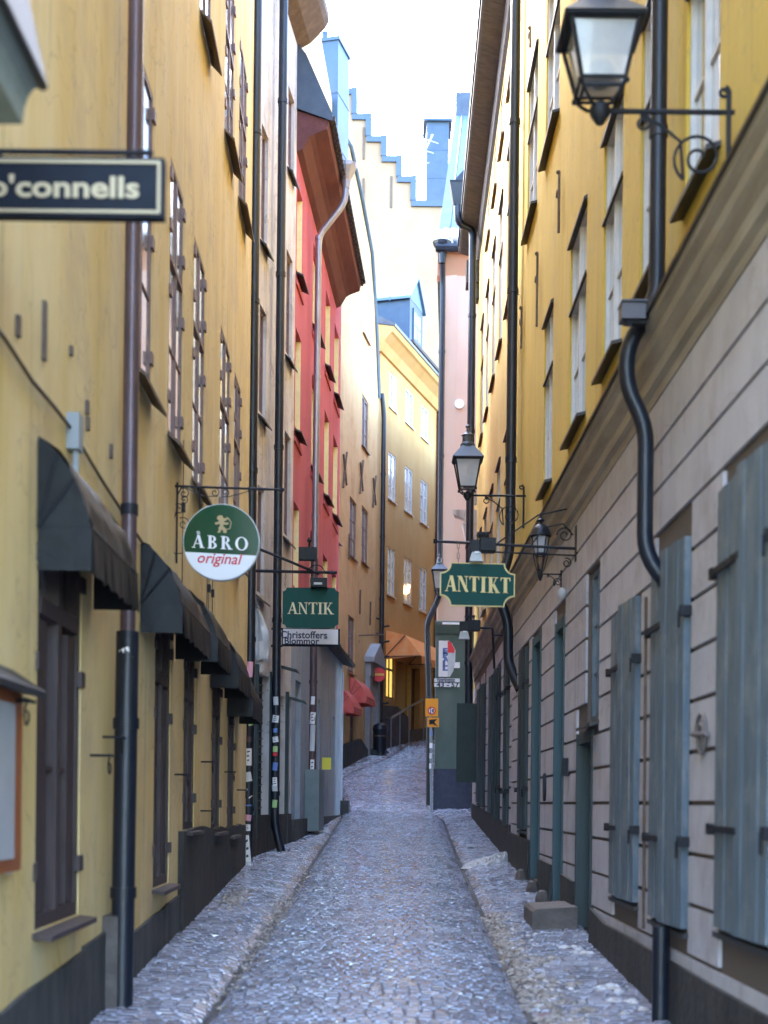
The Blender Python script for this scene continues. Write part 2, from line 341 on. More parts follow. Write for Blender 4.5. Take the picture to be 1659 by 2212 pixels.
setts('road_uphill', far, msr, lambda Y: (gl(Y)+.06 if Y > 36 else -4), lambda Y: wxr(Y)+.3 if Y > 35.2 else 4, .12, .125)
setts('pavement_uphill', np.arange(36.2, 60, .125), msw, lambda Y: wxl(Y)-.1, lambda Y: gl(Y)-.05, .12, .125)
# trickles of water in the gutters
def ribbon(name, ys, xf, wf, m, dz):
    b = MB(); vs = []
    for y in ys:
        x = float(xf(y)); w_ = wf(y)
        for k in (-1, 0, 1): X = x+k*w_; vs.append((X, y, float(hz(np.array(x), np.array(y)))+dz))
    n = len(ys); b.add(vs, [(3*i+k, 3*i+k+1, 3*i+k+4, 3*i+k+3) for i in range(n-1) for k in range(2)]); b.smooth = True
    return stru(b.build(name, m, fix=False))
ribbon('gutter_water_left', np.arange(7.3, 33.5, .2), lambda y: gl(y)+.01*math.sin(y*5), lambda y: .032+.014*math.sin(y*3.1)+.008*math.sin(y*9), M['water'], .001)
ribbon('gutter_water_right', np.arange(7.3, 33.5, .2), lambda y: gr(y)+.012*math.sin(y*4), lambda y: .036+.016*math.sin(y*2.7+1)+.008*math.sin(y*8), M['water'], .001)
mice = mat('gutter_ice', (.62, .66, .74), .12, c2=(.42, .46, .52), ns=3, lo=.45, hi=.6, coat=1)
ribbon('gutter_ice_uphill', np.arange(38, 60, .25), lambda y: gl(y), lambda y: .05+.05*abs(math.sin(y*1.9)), mice, .016)
ribbon('gutter_ice', np.arange(34.8, 37.4, .2), lambda y: gl(y)-.0, lambda y: .1, M['water'], .016)
def lumps(name, spots, m, kind='stuff'):
    b = MB()
    for x, y, r, h in spots:
        z = float(hz(np.array(x), np.array(y)))-.01; ph = random.random()*6; n = 7
        prf = [(1.0, 0), (.85, .5), (.5, .9), (.06, 1)]; vs = []; fs = []
        for rr, zz in prf:
            for k in range(n):
                a = 2*PI*k/n+ph; q = r*rr*random.uniform(.7, 1.25)
                vs.append((x+q*math.cos(a), y+q*1.3*math.sin(a), z+h*zz*random.uniform(.75, 1.15)))
        for i in range(3):
            for k in range(n): fs.append((i*n+k, i*n+(k+1) % n, (i+1)*n+(k+1) % n, (i+1)*n+k))
        fs.append(tuple(range(3*n, 4*n))); b.add(vs, fs)
    b.smooth = False
    o = b.build(name, m); o['kind'] = kind; return o
sp = []
for i in range(620):
    y = random.uniform(8.2, 14.5); t = abs(random.gauss(0, 1)); x = float(gr(y))+random.uniform(-.02, .07)+.14*t*(1.2 if y < 11.5 else .6); r = random.uniform(.012, .052)
    if x < wxr(y)-.35: sp.append((x, y, r, r*.6))
for i in range(420):
    y = random.choice([random.gauss(15.0, .7), random.gauss(12.6, 1.1), random.uniform(9, 20)]); x = float(gl(y))+random.gauss(-.01, .05); r = random.uniform(.008, .030); sp.append((x, y, r, r*.9))
for i in range(60):
    y = random.gauss(15.3, .5); x = -1.78+random.uniform(0, .3); r = random.uniform(.02, .05); sp.append((x, y, r, r*.8))
lumps('slush', sp, M['slush'])
sp = []
for i in range(150):                                      # ridge of packed snow across the right pavement
    t = random.random(); x = 1.18+t*.62; y = 19.9+t*.75+random.gauss(0, .10); r = random.uniform(.03, .07); sp.append((x, y, r*1.3, .04+.09*t))
for i in range(110):
    y = random.uniform(8.3, 13.5); x = float(gr(y))+random.uniform(.05, .40); r = random.uniform(.010, .032); sp.append((x, y, r, r*.7))
for i in range(16):
    y = random.uniform(8.5, 12); x = 1.62+random.uniform(-.08, .1); r = random.uniform(.03, .07); sp.append((x, y, r, .03))
lumps('snow', sp, M['snow'])

# ------------------------------------------------------------------ building tools
class House:
    def __init__(s, base, label, cat='house'):
        s.o = empty('house', base, label, cat); s.op = {}
    def cut(s, fr, u0, u1, z0, z1, dep=.16): s.op.setdefault(id(fr), []).append((u0, u1, z0, z1, dep))
def wallmesh(H, fr, u0, u1, z0, z1, m, name='wall', thick=.5, label=None, d=0, top=None):
    ops = [o for o in H.op.get(id(fr), []) if o[0] < u1 and o[1] > u0 and o[2] < z1 and o[3] > z0]
    us = sorted({u0, u1} | {min(max(v, u0), u1) for o in ops for v in o[:2]}); zs = sorted({z0, z1} | {min(max(v, z0), z1) for o in ops for v in o[2:4]})
    b = MB()
    for i in range(len(us)-1):
        for j in range(len(zs)-1):
            cu, cz = (us[i]+us[i+1])/2, (zs[j]+zs[j+1])/2
            if us[i+1]-us[i] < 1e-5 or zs[j+1]-zs[j] < 1e-5 or any(o[0] < cu < o[1] and o[2] < cz < o[3] for o in ops): continue
            b.quad(fr.W(us[i], d, zs[j]), fr.W(us[i+1], d, zs[j]), fr.W(us[i+1], d, zs[j+1]), fr.W(us[i], d, zs[j+1]))
    for o in ops:
        a, c, e, g, dp = max(o[0], u0), min(o[1], u1), max(o[2], z0), min(o[3], z1), o[4]
        for (ua, za, ub, zb, use) in ((a, e, c, e, o[2] >= z0), (c, e, c, g, o[1] <= u1), (c, g, a, g, o[3] <= z1), (a, g, a, e, o[0] >= u0)):
            if use: b.quad(fr.W(ua, d, za), fr.W(ub, d, zb), fr.W(ub, -dp, zb), fr.W(ua, -dp, za))
        b.quad(fr.W(a, -dp-.02, e), fr.W(c, -dp-.02, e), fr.W(c, -dp-.02, g), fr.W(a, -dp-.02, g))
    # ends, top, back
    b.quad(fr.W(u0, d, z0), fr.W(u0, d, z1), fr.W(u0, -thick, z1), fr.W(u0, -thick, z0))
    b.quad(fr.W(u1, d, z0), fr.W(u1, d, z1), fr.W(u1, -thick, z1), fr.W(u1, -thick, z0))
    b.quad(fr.W(u0, d, z1), fr.W(u1, d, z1), fr.W(u1, -thick, z1), fr.W(u0, -thick, z1))
    b.quad(fr.W(u0, -thick, z0), fr.W(u1, -thick, z0), fr.W(u1, -thick, z1), fr.W(u0, -thick, z1))
    o = b.build(name, m, H.o, fix=False, smooth=False)
    if label: o['label'] = label
    return o
def window(H, fr, u0, u1, z0, z1, fm, pm, tr=None, rec=.10, nu=1, nz=2, sm=None, sd=.10, hood=None, hinge=None, fw=.05, bw=.022, proud=0, sdrop=.05, fd=.03):
    H.cut(fr, u0, u1, z0, z1, rec+.06)
    f = MB(); d0, d1 = -rec-.02, -rec+fd+proud
    f.box(fr, u0, u0+fw, d0, d1, z0, z1); f.box(fr, u1-fw, u1, d0, d1, z0, z1)
    f.box(fr, u0+fw, u1-fw, d0, d1, z0, z0+fw); f.box(fr, u0+fw, u1-fw, d0, d1, z1-fw, z1)
    um = (u0+u1)/2; f.box(fr, um-fw*.55, um+fw*.55, d0, d1+.004, z0+fw, z1-fw)
    zt = tr if tr else z1-fw
    if tr: f.box(fr, u0+fw, u1-fw, d0, d1+.008, tr-fw*.6, tr+fw*.6)
    for k in range(1, nz): zz = z0+(zt-z0)*k/nz; f.box(fr, u0+fw, u1-fw, d0, -rec+min(.012, fd*.7)+proud, zz-bw/2, zz+bw/2)
    wn = f.build('window', fm, H.o)
    b = MB(); b.quad(fr.W(u0+.01, -rec-.002, z0+.01), fr.W(u1-.01, -rec-.002, z0+.01), fr.W(u1-.01, -rec-.002, z1-.01), fr.W(u0+.01, -rec-.002, z1-.01))
    b.build('pane', pm, wn, fix=False)
    if sm:
        b = MB(); b.prof(fr, [(-rec+.02, z0-.002), (-rec+.02, z0-.03), (sd, z0-sdrop-.03), (sd, z0-sdrop)], u0-.05, u1+.05); b.build('sill', sm, wn)
    if hood:
        b = MB()
        for zz in ([z1] if not tr else [z1, tr]):
            b.prof(fr, [(-rec+.03, zz+.03), (-rec+.03, zz-.02), (.035 if zz == z1 else .015, zz-.035), (.035 if zz == z1 else .015, zz-.01)], u0-.02*(zz == z1), u1+.02*(zz == z1))
        b.pieces('drip_ledge', hood, wn)
    if hinge:
        b = MB()
        for zz in ([z0+.3, (z0+zt)/2, zt-.25] if tr is None else [z0+.3, zt-.3, zt+.25, z1-.15]):
            for ue, s_ in ((u0, 1), (u1, -1)): b.box(fr, ue-.04 if s_ > 0 else ue-.06, ue+.06 if s_ > 0 else ue+.04, d1, max(.018, d1+.012), zz-.045, zz+.045)
        b.pieces('hinge', hinge, wn)
    return wn
def downpipe(H, pts, r, m, every=2.2, fr=None, name='downpipe', lab=None, cm=None):
    b = MB(); P0 = [Vector(p) for p in pts]
    # round the bends
    Q = [P0[0]]
    for i in range(1, len(P0)-1):
        a, c, e = P0[i-1], P0[i], P0[i+1]; k = min(.5*(a-c).length, .5*(e-c).length, r*2.6)
        p, q = c+(a-c).normalized()*k, c+(e-c).normalized()*k
        for t in (0, .25, .5, .75, 1): Q.append(p*(1-t)**2+c*2*t*(1-t)+q*t*t)
    Q.append(P0[-1]); b.tube(Q, r, 14); o = b.build(name, m, H.o)
    if lab: o['label'] = lab
    zt, zb = max(P0[0].z, P0[-1].z), min(P0[0].z, P0[-1].z); b = MB(); z = zb+.9
    while z < zt-.3:
        for i in range(len(P0)-1):
            a, c = P0[i], P0[i+1]
            if min(a.z, c.z) < z < max(a.z, c.z) and abs(a.z-c.z) > 1.2:
                t = (z-a.z)/(c.z-a.z); p = a.lerp(c, t); b.lathe(p, [(r*.9, -.035), (r*1.16, -.035), (r*1.16, .035), (r*.9, .035)], 14)
                if fr:
                    nv = Vector((fr.N[0], fr.N[1], 0)); b.tube([p+Vector((fr.U[0], fr.U[1], 0))*r*.9, p+Vector((fr.U[0], fr.U[1], 0))*(r+.07)-nv*r*1.4], .008, 6)
        z += every
    if b.v: b.pieces('collar', cm or m, o, 2 if fr else 1, smooth=True)
    return o
def stickers(parent, x, lst, fr, d, m=None, wd=.1):
    for (u, z, w_, h, mt, rot) in lst:
        w_ = min(w_, x[2]*random.uniform(.9, 1.5)); u = x[2]*random.uniform(-.25, .25); h *= random.uniform(.7, 1.05); rot += random.uniform(-.12, .12)
        b = MB(); c, s_ = math.cos(rot), math.sin(rot)
        # stuck round the front of the pipe, as a slightly bent strip
        n = 5; vs = []
        for j in (-1, 1):
            for i in range(n):
                t = (i/(n-1)-.5); a_, b_ = t*w_, j*h/2; uu = a_*c-b_*s_; zz = a_*s_+b_*c
                vs.append((x[0]+uu, x[1]-math.sqrt(max(x[2]**2-uu**2, .0001))-.004, z+zz))
        b.add(vs, [(i, i+1, n+i+1, n+i) for i in range(n-1)]); st = b.build('sticker', mt, parent, fix=False)
        if random.random() < .7 and w_ > .06 and mt is M['wpt']:
            for k in range(3):
                b = MB()
                zz = z-h*.25+k*h*.25; q = w_*random.uniform(.2, .36); y_ = x[1]-x[2]-.008
                b.add([(x[0]-q, y_, zz), (x[0]+q*random.random(), y_, zz+h*.04), (x[0]+q*random.random(), y_, zz+h*.12), (x[0]-q, y_, zz+h*.08)], [(0, 1, 2, 3)])
                b.build('print', M['bpt'], st, fix=False)

# serif capitals drawn as polygons, height 1 --------------------------------
def E_(cx, cy, rx, ry, a0=0, a1=2*PI, n=24): return [(cx+rx*math.cos(a0+(a1-a0)*i/n), cy+ry*math.sin(a0+(a1-a0)*i/n)) for i in range(n+1)]
def ring(cx, cy, R, r, a0, a1, n=20):
    o = E_(cx, cy, R[0], R[1], a0, a1, n); i_ = E_(cx, cy, r[0], r[1], a0, a1, n)
    return [[o[k], o[k+1], i_[k+1], i_[k]] for k in range(n)]
def dg(x0, y0, x1, y1, w_): return [(x0, y0), (x0+w_, y0), (x1+w_, y1), (x1, y1)]
def bx(x0, y0, x1, y1): return [(x0, y0), (x1, y0), (x1, y1), (x0, y1)]
def glyph(c, k=.17, t=.055):                 # k thick stroke, t thin stroke
    s = .05
    if c == 'A' or c == 'Å':
        g = [dg(.04, 0, .36, 1, t*1.2), dg(.60-k*.2, 0, .30, 1, k), bx(.16, .3, .56, .3+t), bx(-.03, 0, .20, s), bx(.50, 0, .84, s)]
        if c == 'Å': g += ring(.40, 1.17, (.11, .11), (.06, .06), 0, 2*PI, 12)
        return g, .82
    if c == 'N': return [bx(.08, 0, .08+t, 1), bx(.62, 0, .62+t, 1), dg(.58, 0, .06, 1, k*.95), bx(-.02, 0, .24, s), bx(.50, 1-s, .78, 1), bx(-.02, 1-s, .16, 1)], .80
    if c == 'T': return [bx(.33-k/2+.03, 0, .33+k/2+.03, 1), bx(0, 1-t, .72, 1), dg(0, .78, 0, 1-t, .035), dg(.685, .78, .685, 1-t, .035), [(0, .78), (.035, .78), (.10, 1-t), (0, 1-t)], [(.72, .78), (.685, .78), (.62, 1-t), (.72, 1-t)], bx(.19, 0, .53, s)], .74
    if c == 'I': return [bx(.10, 0, .10+k, 1), bx(0, 0, .20+k, s), bx(0, 1-s, .20+k, 1)], .24+k
    if c == 'K': return [bx(.08, 0, .08+k, 1), bx(-.01, 0, .17+k, s), bx(-.01, 1-s, .17+k, 1), dg(.08+k, .42, .60, 1, t*1.2), dg(.62, 0, .26, .56, k), bx(.54, 0, .88, s), bx(.46, 1-s, .74, 1)], .86
    if c == 'B': return [bx(.08, 0, .08+k, 1), bx(0, 0, .3, s), bx(0, 1-s, .3, 1)]+ring(.28, .75, (.30, .25), (.14, .25-t), -PI/2, PI/2, 12)+ring(.28, .26, (.36, .27), (.18, .27-t), -PI/2, PI/2, 12), .70
    if c == 'R': return [bx(.08, 0, .08+k, 1), bx(0, 0, .17+k, s), bx(0, 1-s, .3, 1), dg(.56, 0, .30, .48, k), bx(.50, 0, .82, s)]+ring(.28, .74, (.32, .26), (.15, .26-t), -PI/2, PI/2, 12), .78
    if c == 'O': return ring(.44, .5, (.44, .52), (.26, .52-t), 0, 2*PI, 28), .92
    return [], .4
def serif(txt, fr, u0, u1, z0, z1, d, m, parent, k=.17, sp=.10, name='lettering', slope=0):
    gs = []; x = 0
    for c in txt: g, w_ = glyph(c, k); gs.append((x, g)); x += w_+sp
    x -= sp; su = (u1-u0)/x; sz = (z1-z0); b = MB(); j = 0
    for ox, g in gs:
        for pl in g:
            j += 1
            pts = [(u0+(ox+p[0])*su, z0+p[1]*sz+slope*(ox+p[0])*su) for p in pl]; b.prism(fr, pts, d-.004, d+.003+.0004*(j % 6))
    return b.build(name, m, parent)
def btext(txt, fr, u0, u1, zc, h, d, m, parent, bold=0, shear=0, name='lettering', slope=0):
    cu = bpy.data.curves.new('t', 'FONT'); cu.body = txt; cu.offset = bold; cu.shear = shear; cu.extrude = .0; cu.resolution_u = 3
    ob = bpy.data.objects.new('t', cu); COL.objects.link(ob); bpy.context.view_layer.update()
    me = bpy.data.meshes.new_from_object(ob.evaluated_get(bpy.context.evaluated_depsgraph_get())); bpy.data.objects.remove(ob)
    vs = [v.co.copy() for v in me.vertices]; fs = [tuple(p.vertices) for p in me.polygons]; bpy.data.meshes.remove(me)
    x0, x1 = min(v.x for v in vs), max(v.x for v in vs); y0, y1 = min(v.y for v in vs), max(v.y for v in vs)
    b = MB(); b.add([fr.W(u0+(v.x-x0)/(x1-x0)*(u1-u0), d, zc+((v.y-y0)/(y1-y0)-.5)*h+slope*(v.x-x0)/(x1-x0)*(u1-u0)) for v in vs], fs)
    return b.build(name, m, parent, fix=False)
# ================================================================== left, near: pale yellow house
U = lambda fr, Y: fr.uy(Y)
H = House((-1.85, 14, gz(14)), 'pale yellow house on the near left, with mauve framed windows and a brown downpipe')
HL1 = H; fr = L1
for a, b_ in ((9.75, 10.7), (11.66, 12.5), (13.29, 14.19), (15.77, 16.86), (17.47, 18.33)):
    window(H, fr, U(fr, a), U(fr, b_), 4.82, 7.12, M['wnb'], M['glp'], tr=6.3, fd=.012, rec=.015, fw=.04, nz=2, sm=M['sil'], sd=.12, sdrop=.10, hinge=M['wnb'])
for a, b_ in ((11.3, 12.2), (13.55, 14.45), (15.95, 16.95), (17.7, 18.75)):
    window(H, fr, U(fr, a), U(fr, b_), 9.40, 11.45, M['wnb'], M['glp'], tr=10.6, fd=.012, rec=.015, fw=.04, nz=2, sm=M['sil'], sd=.12, sdrop=.12, hinge=M['wnb'])
for a, b_, z0 in ((7.1, 8.2, 1.08), (11.1, 12.0, 1.05), (12.9, 13.75, 1.48), (15.3, 16.25, 1.42), (17.1, 18.0, 1.34)):
    wn = window(H, fr, U(fr, a), U(fr, b_), z0, 3.32, M['brn'], M['gls'], tr=2.75, rec=.07, nz=2, sm=M['brn'], sd=.10, sdrop=.02, hinge=M['brn'], fw=.075, proud=.03)
    b = MB(); b.box(fr, U(fr, a)+.08, U(fr, a)+.30, -.065, -.02, z0+.08, 2.68); b.box(fr, U(fr, b_)-.28, U(fr, b_)-.08, -.065, -.02, z0+.08, 2.68)
    b.pieces('shutter', M['brn'], wn)
wallmesh(H, fr, 0, fr.L, -1, 16.4, M['yel'])
# plinths of different heights along the sloping street
b = MB()
for y0, y1, h in ((1.1, 4.2, .45), (4.25, 8.3, .50), (8.3, 9.3, .52), (9.3, 12.6, .36)):
    u0, u1 = U(fr, y0), U(fr, y1); n = max(3, int((y1-y0)/.35)); pts = [(u0, -.8)]
    pts += [(u0+(u1-u0)*i/n, gz(y0+(y1-y0)*i/n)+h+random.uniform(-.008, .008)) for i in range(n+1)]+[(u1, -.8)]
    b.prism(fr, pts, -.1, .025)
b.pieces('plinth', M['plg'], H.o)
b = MB(); u0, u1 = U(fr, 12.6), U(fr, 19.3); pts = [(u0, -.5)]+[(u0+(u1-u0)*i/16, 1.48-.06*(i/16)+random.uniform(-.025, .03)) for i in range(17)]+[(u1, -.5)]
b.prism(fr, pts, -.1, .05); b.build('plinth', M['pli'], H.o)
b = MB(); b.box(fr, U(fr, 8.95), U(fr, 9.25), 0, .10, -.3, gz(9)+.62); b.build('guard_stone', M['stone'], H.o)
# brown downpipe with black foot
PY = 9.2
p = downpipe(H, [fr.W(U(fr, PY+.12), .11, 16), fr.W(U(fr, PY-.05), .11, 2.75)], .050, M['pibr'], 2.05, fr, cm=M['blk'])
q = downpipe(H, [fr.W(U(fr, PY-.05), .11, 2.85), fr.W(U(fr, PY-.14), .11, .25)], .074, M['pip'], 1.1, fr, lab='black lower length of the brown downpipe')
X0 = fr.W(U(fr, PY-.05), .11, 0)
stickers(q, (X0[0], X0[1], .074), [(0, 2.70, .07, .10, M['wpt'], .5), (.01, 1.83, .07, .16, M['blst'], .1), (0, 1.18, .075, .20, M['wpt'], 0), (.02, 1.32, .05, .10, M['wpt'], 0), (.02, 2.25, .04, .12, M['wpt'], 0), (-.02, 2.0, .05, .05, M['gns'], 0)], fr, 0)
# cable along the wall
pts = [fr.px(*c) for c in ((-60, 655), (0, 730), (60, 822), (110, 880), (145, 925), (215, 1040), (300, 1170), (380, 1275), (450, 1368))]
b = MB(); b.tube([fr.W(u, .02, z) for u, z in pts], .011, 6); cb = b.build('cable', M['sil'], H.o)
u, z = fr.px(148, 935); b = MB(); b.box(fr, u-.06, u+.06, 0, .07, z-.10, z+.10); b.tube([fr.W(u, .04, z-.1), fr.W(u, .04, z-.22)], .02, 8); b.build('junction_box', mat('box_grey', (.30, .34, .36), .5), cb)
# iron bits on the wall: cramps, shutter stays, thin wires
b = MB()
for (x, y, h) in ((92, 715, .30), (35, 705, .10), (185, 880, .08), (186, 915, .08), (237, 975, .09), (150, 758, .05)):
    u, z = fr.px(x, y); b.box(fr, u-.02, u+.02, 0, .02, z-h/2, z+h/2)
b.pieces('wall_cramp', M['sil'], H.o)
for (Ya, z, l) in ((8.5, 2.02, .18), (8.9, 2.15, .16), (12.3, 1.98, .16), (14.3, 2.15, .2), (14.3, 1.65, .2), (16.7, 2.1, .2), (6.4, 2.2, .2), (18.4, 1.9, .15)):
    b = MB(); u = U(fr, Ya); b.tube([fr.W(u, 0, z), fr.W(u, .13, z)], .009, 6); b.tube([fr.W(u-l/2, .13, z), fr.W(u+l/2, .13, z)], .009, 6)
    b.tube(arc(fr, u, z-.07, .06, .02, PI/2, 2.6*PI, .12, 16), .005, 5); b.build('shutter_stay', M['blk'], H.o)
b = MB()
for Ya, z0, z1 in ((14.6, 3.6, 4.6), (14.75, 3.4, 4.5), (15.1, 3.5, 4.4), (12.6, 3.7, 5.0)):
    u = U(fr, Ya); b.tube([fr.W(u, .01, z0), fr.W(u+.01, .01, z1)], .004, 5); b.box(fr, u-.03, u+.03, 0, .03, (z0+z1)/2, (z0+z1)/2+.08)
b.pieces('wire', M['blk'], H.o, 2)
# eave of this house
b = MB(); b.prof(fr, [(0, 16.2), (.42, 16.35), (.46, 16.5), (-.6, 17.2), (-.6, 16.2)], 0, fr.L); b.build('eave', M['wod'], H.o)

# ---- greyish white narrow house
H = House((-1.8, 22.3, gz(22)), 'narrow greyish white house with dark ground floor, behind the two black downpipes'); fr = L2; HL2 = H
for a, b_, z0, z1 in ((.32, .85, 7.6, 9.2), (.32, .85, 10.2, 11.9), (.32, .85, 4.9, 6.5), (2.55, 3.15, 6.2, 7.9), (2.55, 3.15, 9.2, 10.9), (2.55, 3.15, 12.3, 13.6)):
    window(H, fr, a, b_, z0, z1, M['wnb'], M['gls'], rec=.08, sm=M['sld'], sd=.10, sdrop=.14)
for a, b_, z0, z1 in ((.35, 1.45, 1.5, 3.7), (2.0, 2.9, 1.3, 3.5)):
    H.cut(fr, a, b_, z0, z1, .2); b = MB(); b.box(fr, a, b_, -.17, -.12, z0, z1); dr = b.build('door', M['sgk'], H.o)
    b = MB(); z = z0+.1
    while z < z1-.05: b.tube([fr.W(a+.05, -.1, z), fr.W(b_-.05, -.1, z+.06)], .012, 5); z += .12
    b.build('grille', M['brn'], dr)
    b = MB(); b.box(fr, a-.09, a-.01, 0, .05, z0-.3, z1+.1); b.box(fr, b_+.01, b_+.09, 0, .05, z0-.3, z1+.1); b.pieces('door_post', M['shd'], dr)
wallmesh(H, fr, 0, fr.L, -.5, 15.6, M['whi'])
b = MB(); b.box(fr, 0.02, fr.L-.02, 0, .04, -.2, 1.55); b.build('plinth', M['pli'], H.o)
b = MB(); b.prof(fr, [(0, 14.7), (.20, 14.8), (.46, 15.05), (.52, 15.15), (.52, 15.3), (-.6, 15.9), (-.6, 14.7)], -.3, fr.L+.1); b.build('eave', mat('eave_brown', (.10, .065, .045), .8, c2=(.15, .10, .07), ns=3), H.o)
b = MB()
for (u, z) in ((2.45, 3.95), (3.25, 3.5)): b.prof(fr, [(0, z), (0, z+.05), (.26, z-.02), (.30, z-.09), (.22, z-.06)], u, u+.16)
b.pieces('wall_spike', M['shd'], H.o)
pA = downpipe(H, [fr.W(-.72, .12, 15), fr.W(-.72, .12, .75)], .070, M['pip'], 2.4, fr, lab='thick black downpipe with stickers')
x0 = fr.W(-.72, .12, 0)
stickers(pA, (x0[0], x0[1], .070), [(.06, 3.62, .13, .22, M['pks'], 0), (-.02, 2.92, .16, .20, M['gns'], .3), (.03, 2.63, .1, .1, M['pibr'], 0), (-.01, 2.38, .15, .26, M['wpt'], 0), (-.02, 2.1, .12, .14, M['cnv'], .1),
    (-.02, 1.86, .15, .15, M['wpt'], .78), (0, 1.66, .15, .09, M['blst'], 0), (.01, 1.52, .14, .09, M['pks'], 0), (-.02, 1.38, .15, .12, M['wpt'], .1), (-.01, 1.06, .17, .42, M['wpt'], 0), (.02, .72, .08, .14, M['wpt'], 0)], fr, 0)
pB = downpipe(H, [fr.W(1.26, .14, 14.8), fr.W(1.26, .14, 1.4), fr.W(1.30, .24, .98)], .068, M['pip'], 2.7, fr, lab='second black downpipe, with small stickers')
x0 = fr.W(1.26, .14, 0)
stickers(pB, (x0[0], x0[1], .068), [(-.02, 3.32, .12, .14, M['cnv'], 0), (0, 3.04, .11, .16, M['wpt'], 0), (0, 2.86, .12, .08, M['blst'], 0), (0, 2.72, .10, .10, M['wpt'], .2), (0, 2.57, .16, .10, M['gns'], 0), (0, 2.49, .16, .06, M['rds'], 0), (.02, 2.30, .1, .12, M['blst'], 0), (.05, 2.06, .07, .14, M['wpt'], 0), (-.02, 1.95, .12, .14, M['cnv'], 0), (0, 1.72, .13, .14, M['gns'], 0)], fr, 0)

# ---- red house with grey-blue ground floor
H = House((-1.3, 29, gz(29)), 'red plastered house with cream window reveals and a grey blue ground floor'); fr = RD
for a, b_ in ((.15, .95), (2.75, 3.95), (5.2, 6.2), (7.2, 8.3)):
    for z0, z1 in ((10.95, 12.45), (8.25, 9.95), (5.5, 6.95)):
        wn = window(H, fr, a, b_, z0, z1, M['crw'], M['glb'], rec=.13, nz=3, sm=M['sld'], sd=.13, sdrop=.12, fw=.07)
        b = MB(); b.box(fr, b_-.035, b_-.004, -.12, -.004, z0+.01, z1-.01); b.build('reveal_board', M['crw'], wn)
        b = MB(); b.box(fr, a-.12, b_+.12, .002, .03, z0-.30, z0-.22); b.build('moulding', M['red'], wn)
for a, b_, z0, z1 in ((.5, 1.35, 1.2, 3.9), (2.9, 3.35, 2.1, 3.9), (4.3, 4.75, 1.7, 3.85), (7.6, 8.2, 2.6, 3.7)):
    H.cut(fr, a, b_, z0, z1, .2)
    b = MB(); b.box(fr, a, b_, -.17, -.13, z0, z1); b.box(fr, a, a+.06, -.13, -.08, z0, z1); b.box(fr, b_-.06, b_, -.13, -.08, z0, z1); b.box(fr, a+.06, b_-.06, -.13, -.08, (z0+z1)/2, (z0+z1)/2+.07)
    b.build('door' if z0 < 1.5 else 'shop_window', M['sgk'], H.o)
wallmesh(H, fr, 0, 8.5, 5.2, 13.6, M['red'])
wallmesh(H, fr, 0, fr.L, -.5, 5.2, M['blu'], 'ground_floor', d=.02)
b = MB(); b.prof(fr, [(.02, 5.1), (.30, 5.02), (.34, 5.08), (.02, 5.42)], 4.2, fr.L+.02); b.build('shop_cornice', M['wod'], H.o)
b = MB(); b.box(fr, 0, fr.L+.02, .02, .09, .4, 1.45); b.box(fr, fr.L-.28, fr.L+.12, .02, .22, .9, 1.8); b.build('plinth', M['plg'], H.o)
b = MB(); b.prof(fr, [(0, 12.9), (.10, 12.95), (.22, 13.15), (.30, 13.2), (.52, 13.28), (.55, 13.42), (0, 13.6)], 0, 7.6); b.build('cornice', M['redd'], H.o)
b = MB(); b.prof(fr, [(.60, 13.40), (.62, 13.50), (.15, 14.55), (-1.2, 16.2), (-1.2, 13.62), (.0, 13.62)], -.05, 7.65); rf = b.build('roof', M['rfd'], H.o)
b = MB()
tt = [(-.04, 13.46)]
for i in range(39): u = -.04+i*.195; tt += [(u, 13.40), (u+.11, 13.40), (u+.115, 13.44), (u+.19, 13.44)]
b.prism(fr, tt+[(tt[-1][0], 13.48), (-.04, 13.48)], .58, .66)
b.build('gutter', M['til'], rf)
dp = downpipe(H, [fr.W(2.2, .66, 13.3), fr.W(2.2, .64, 12.95), fr.W(2.2, .16, 12.35), fr.W(2.2, .15, 6.2)], .062, M['pizn'], 2.6, fr, lab='zinc downpipe bending under the red eave')
b = MB(); b.lathe(fr.W(2.2, .66, 13.22), [(.07, 0), (.09, .15), (.20, .38), (.21, .45)], 12); b.build('rainwater_head', M['pizn'], dp)
dq = downpipe(H, [fr.W(2.2, .15, 6.3), fr.W(2.2, .15, 1.2)], .07, M['pibr'], 1.9, fr, lab='brown lower length of the downpipe')
x0 = fr.W(2.2, .15, 0)
stickers(dq, (x0[0], x0[1], .07), [(0, 3.65, .14, .16, M['wpt'], 0), (0, 3.32, .17, .28, M['wpt'], 0), (0, 2.95, .10, .5, M['cnv'], 0), (.03, 2.4, .1, .3, M['wpt'], 0)], fr, 0)
b = MB(); b.box(fr, 2.0, 2.95, .03, .30, 1.22, 2.36); bx_ = b.build('meter_box', mat('box_blue_grey', (.13, .18, .20), .5, c2=(.17, .22, .24), ns=3), H.o)
b = MB(); w_ = fr.W(2.35, .35, 2.45); b.add([(w_[0]-.02, w_[1]-.35, 2.36), (w_[0]+.15, w_[1]-.35, 2.36), (w_[0]+.15, w_[1]-.35, 2.58), (w_[0]-.02, w_[1]-.35, 2.58)], [(0, 1, 2, 3)]); b.build('sticker', M['yls'], bx_, fix=False)
b = MB(); b.box(fr, fr.L-.14, fr.L+.01, .02, .045, 1.3, 4.9); b.build('corner_strip', mat('paint_pale_blue', (.50, .58, .70), .6), H.o)
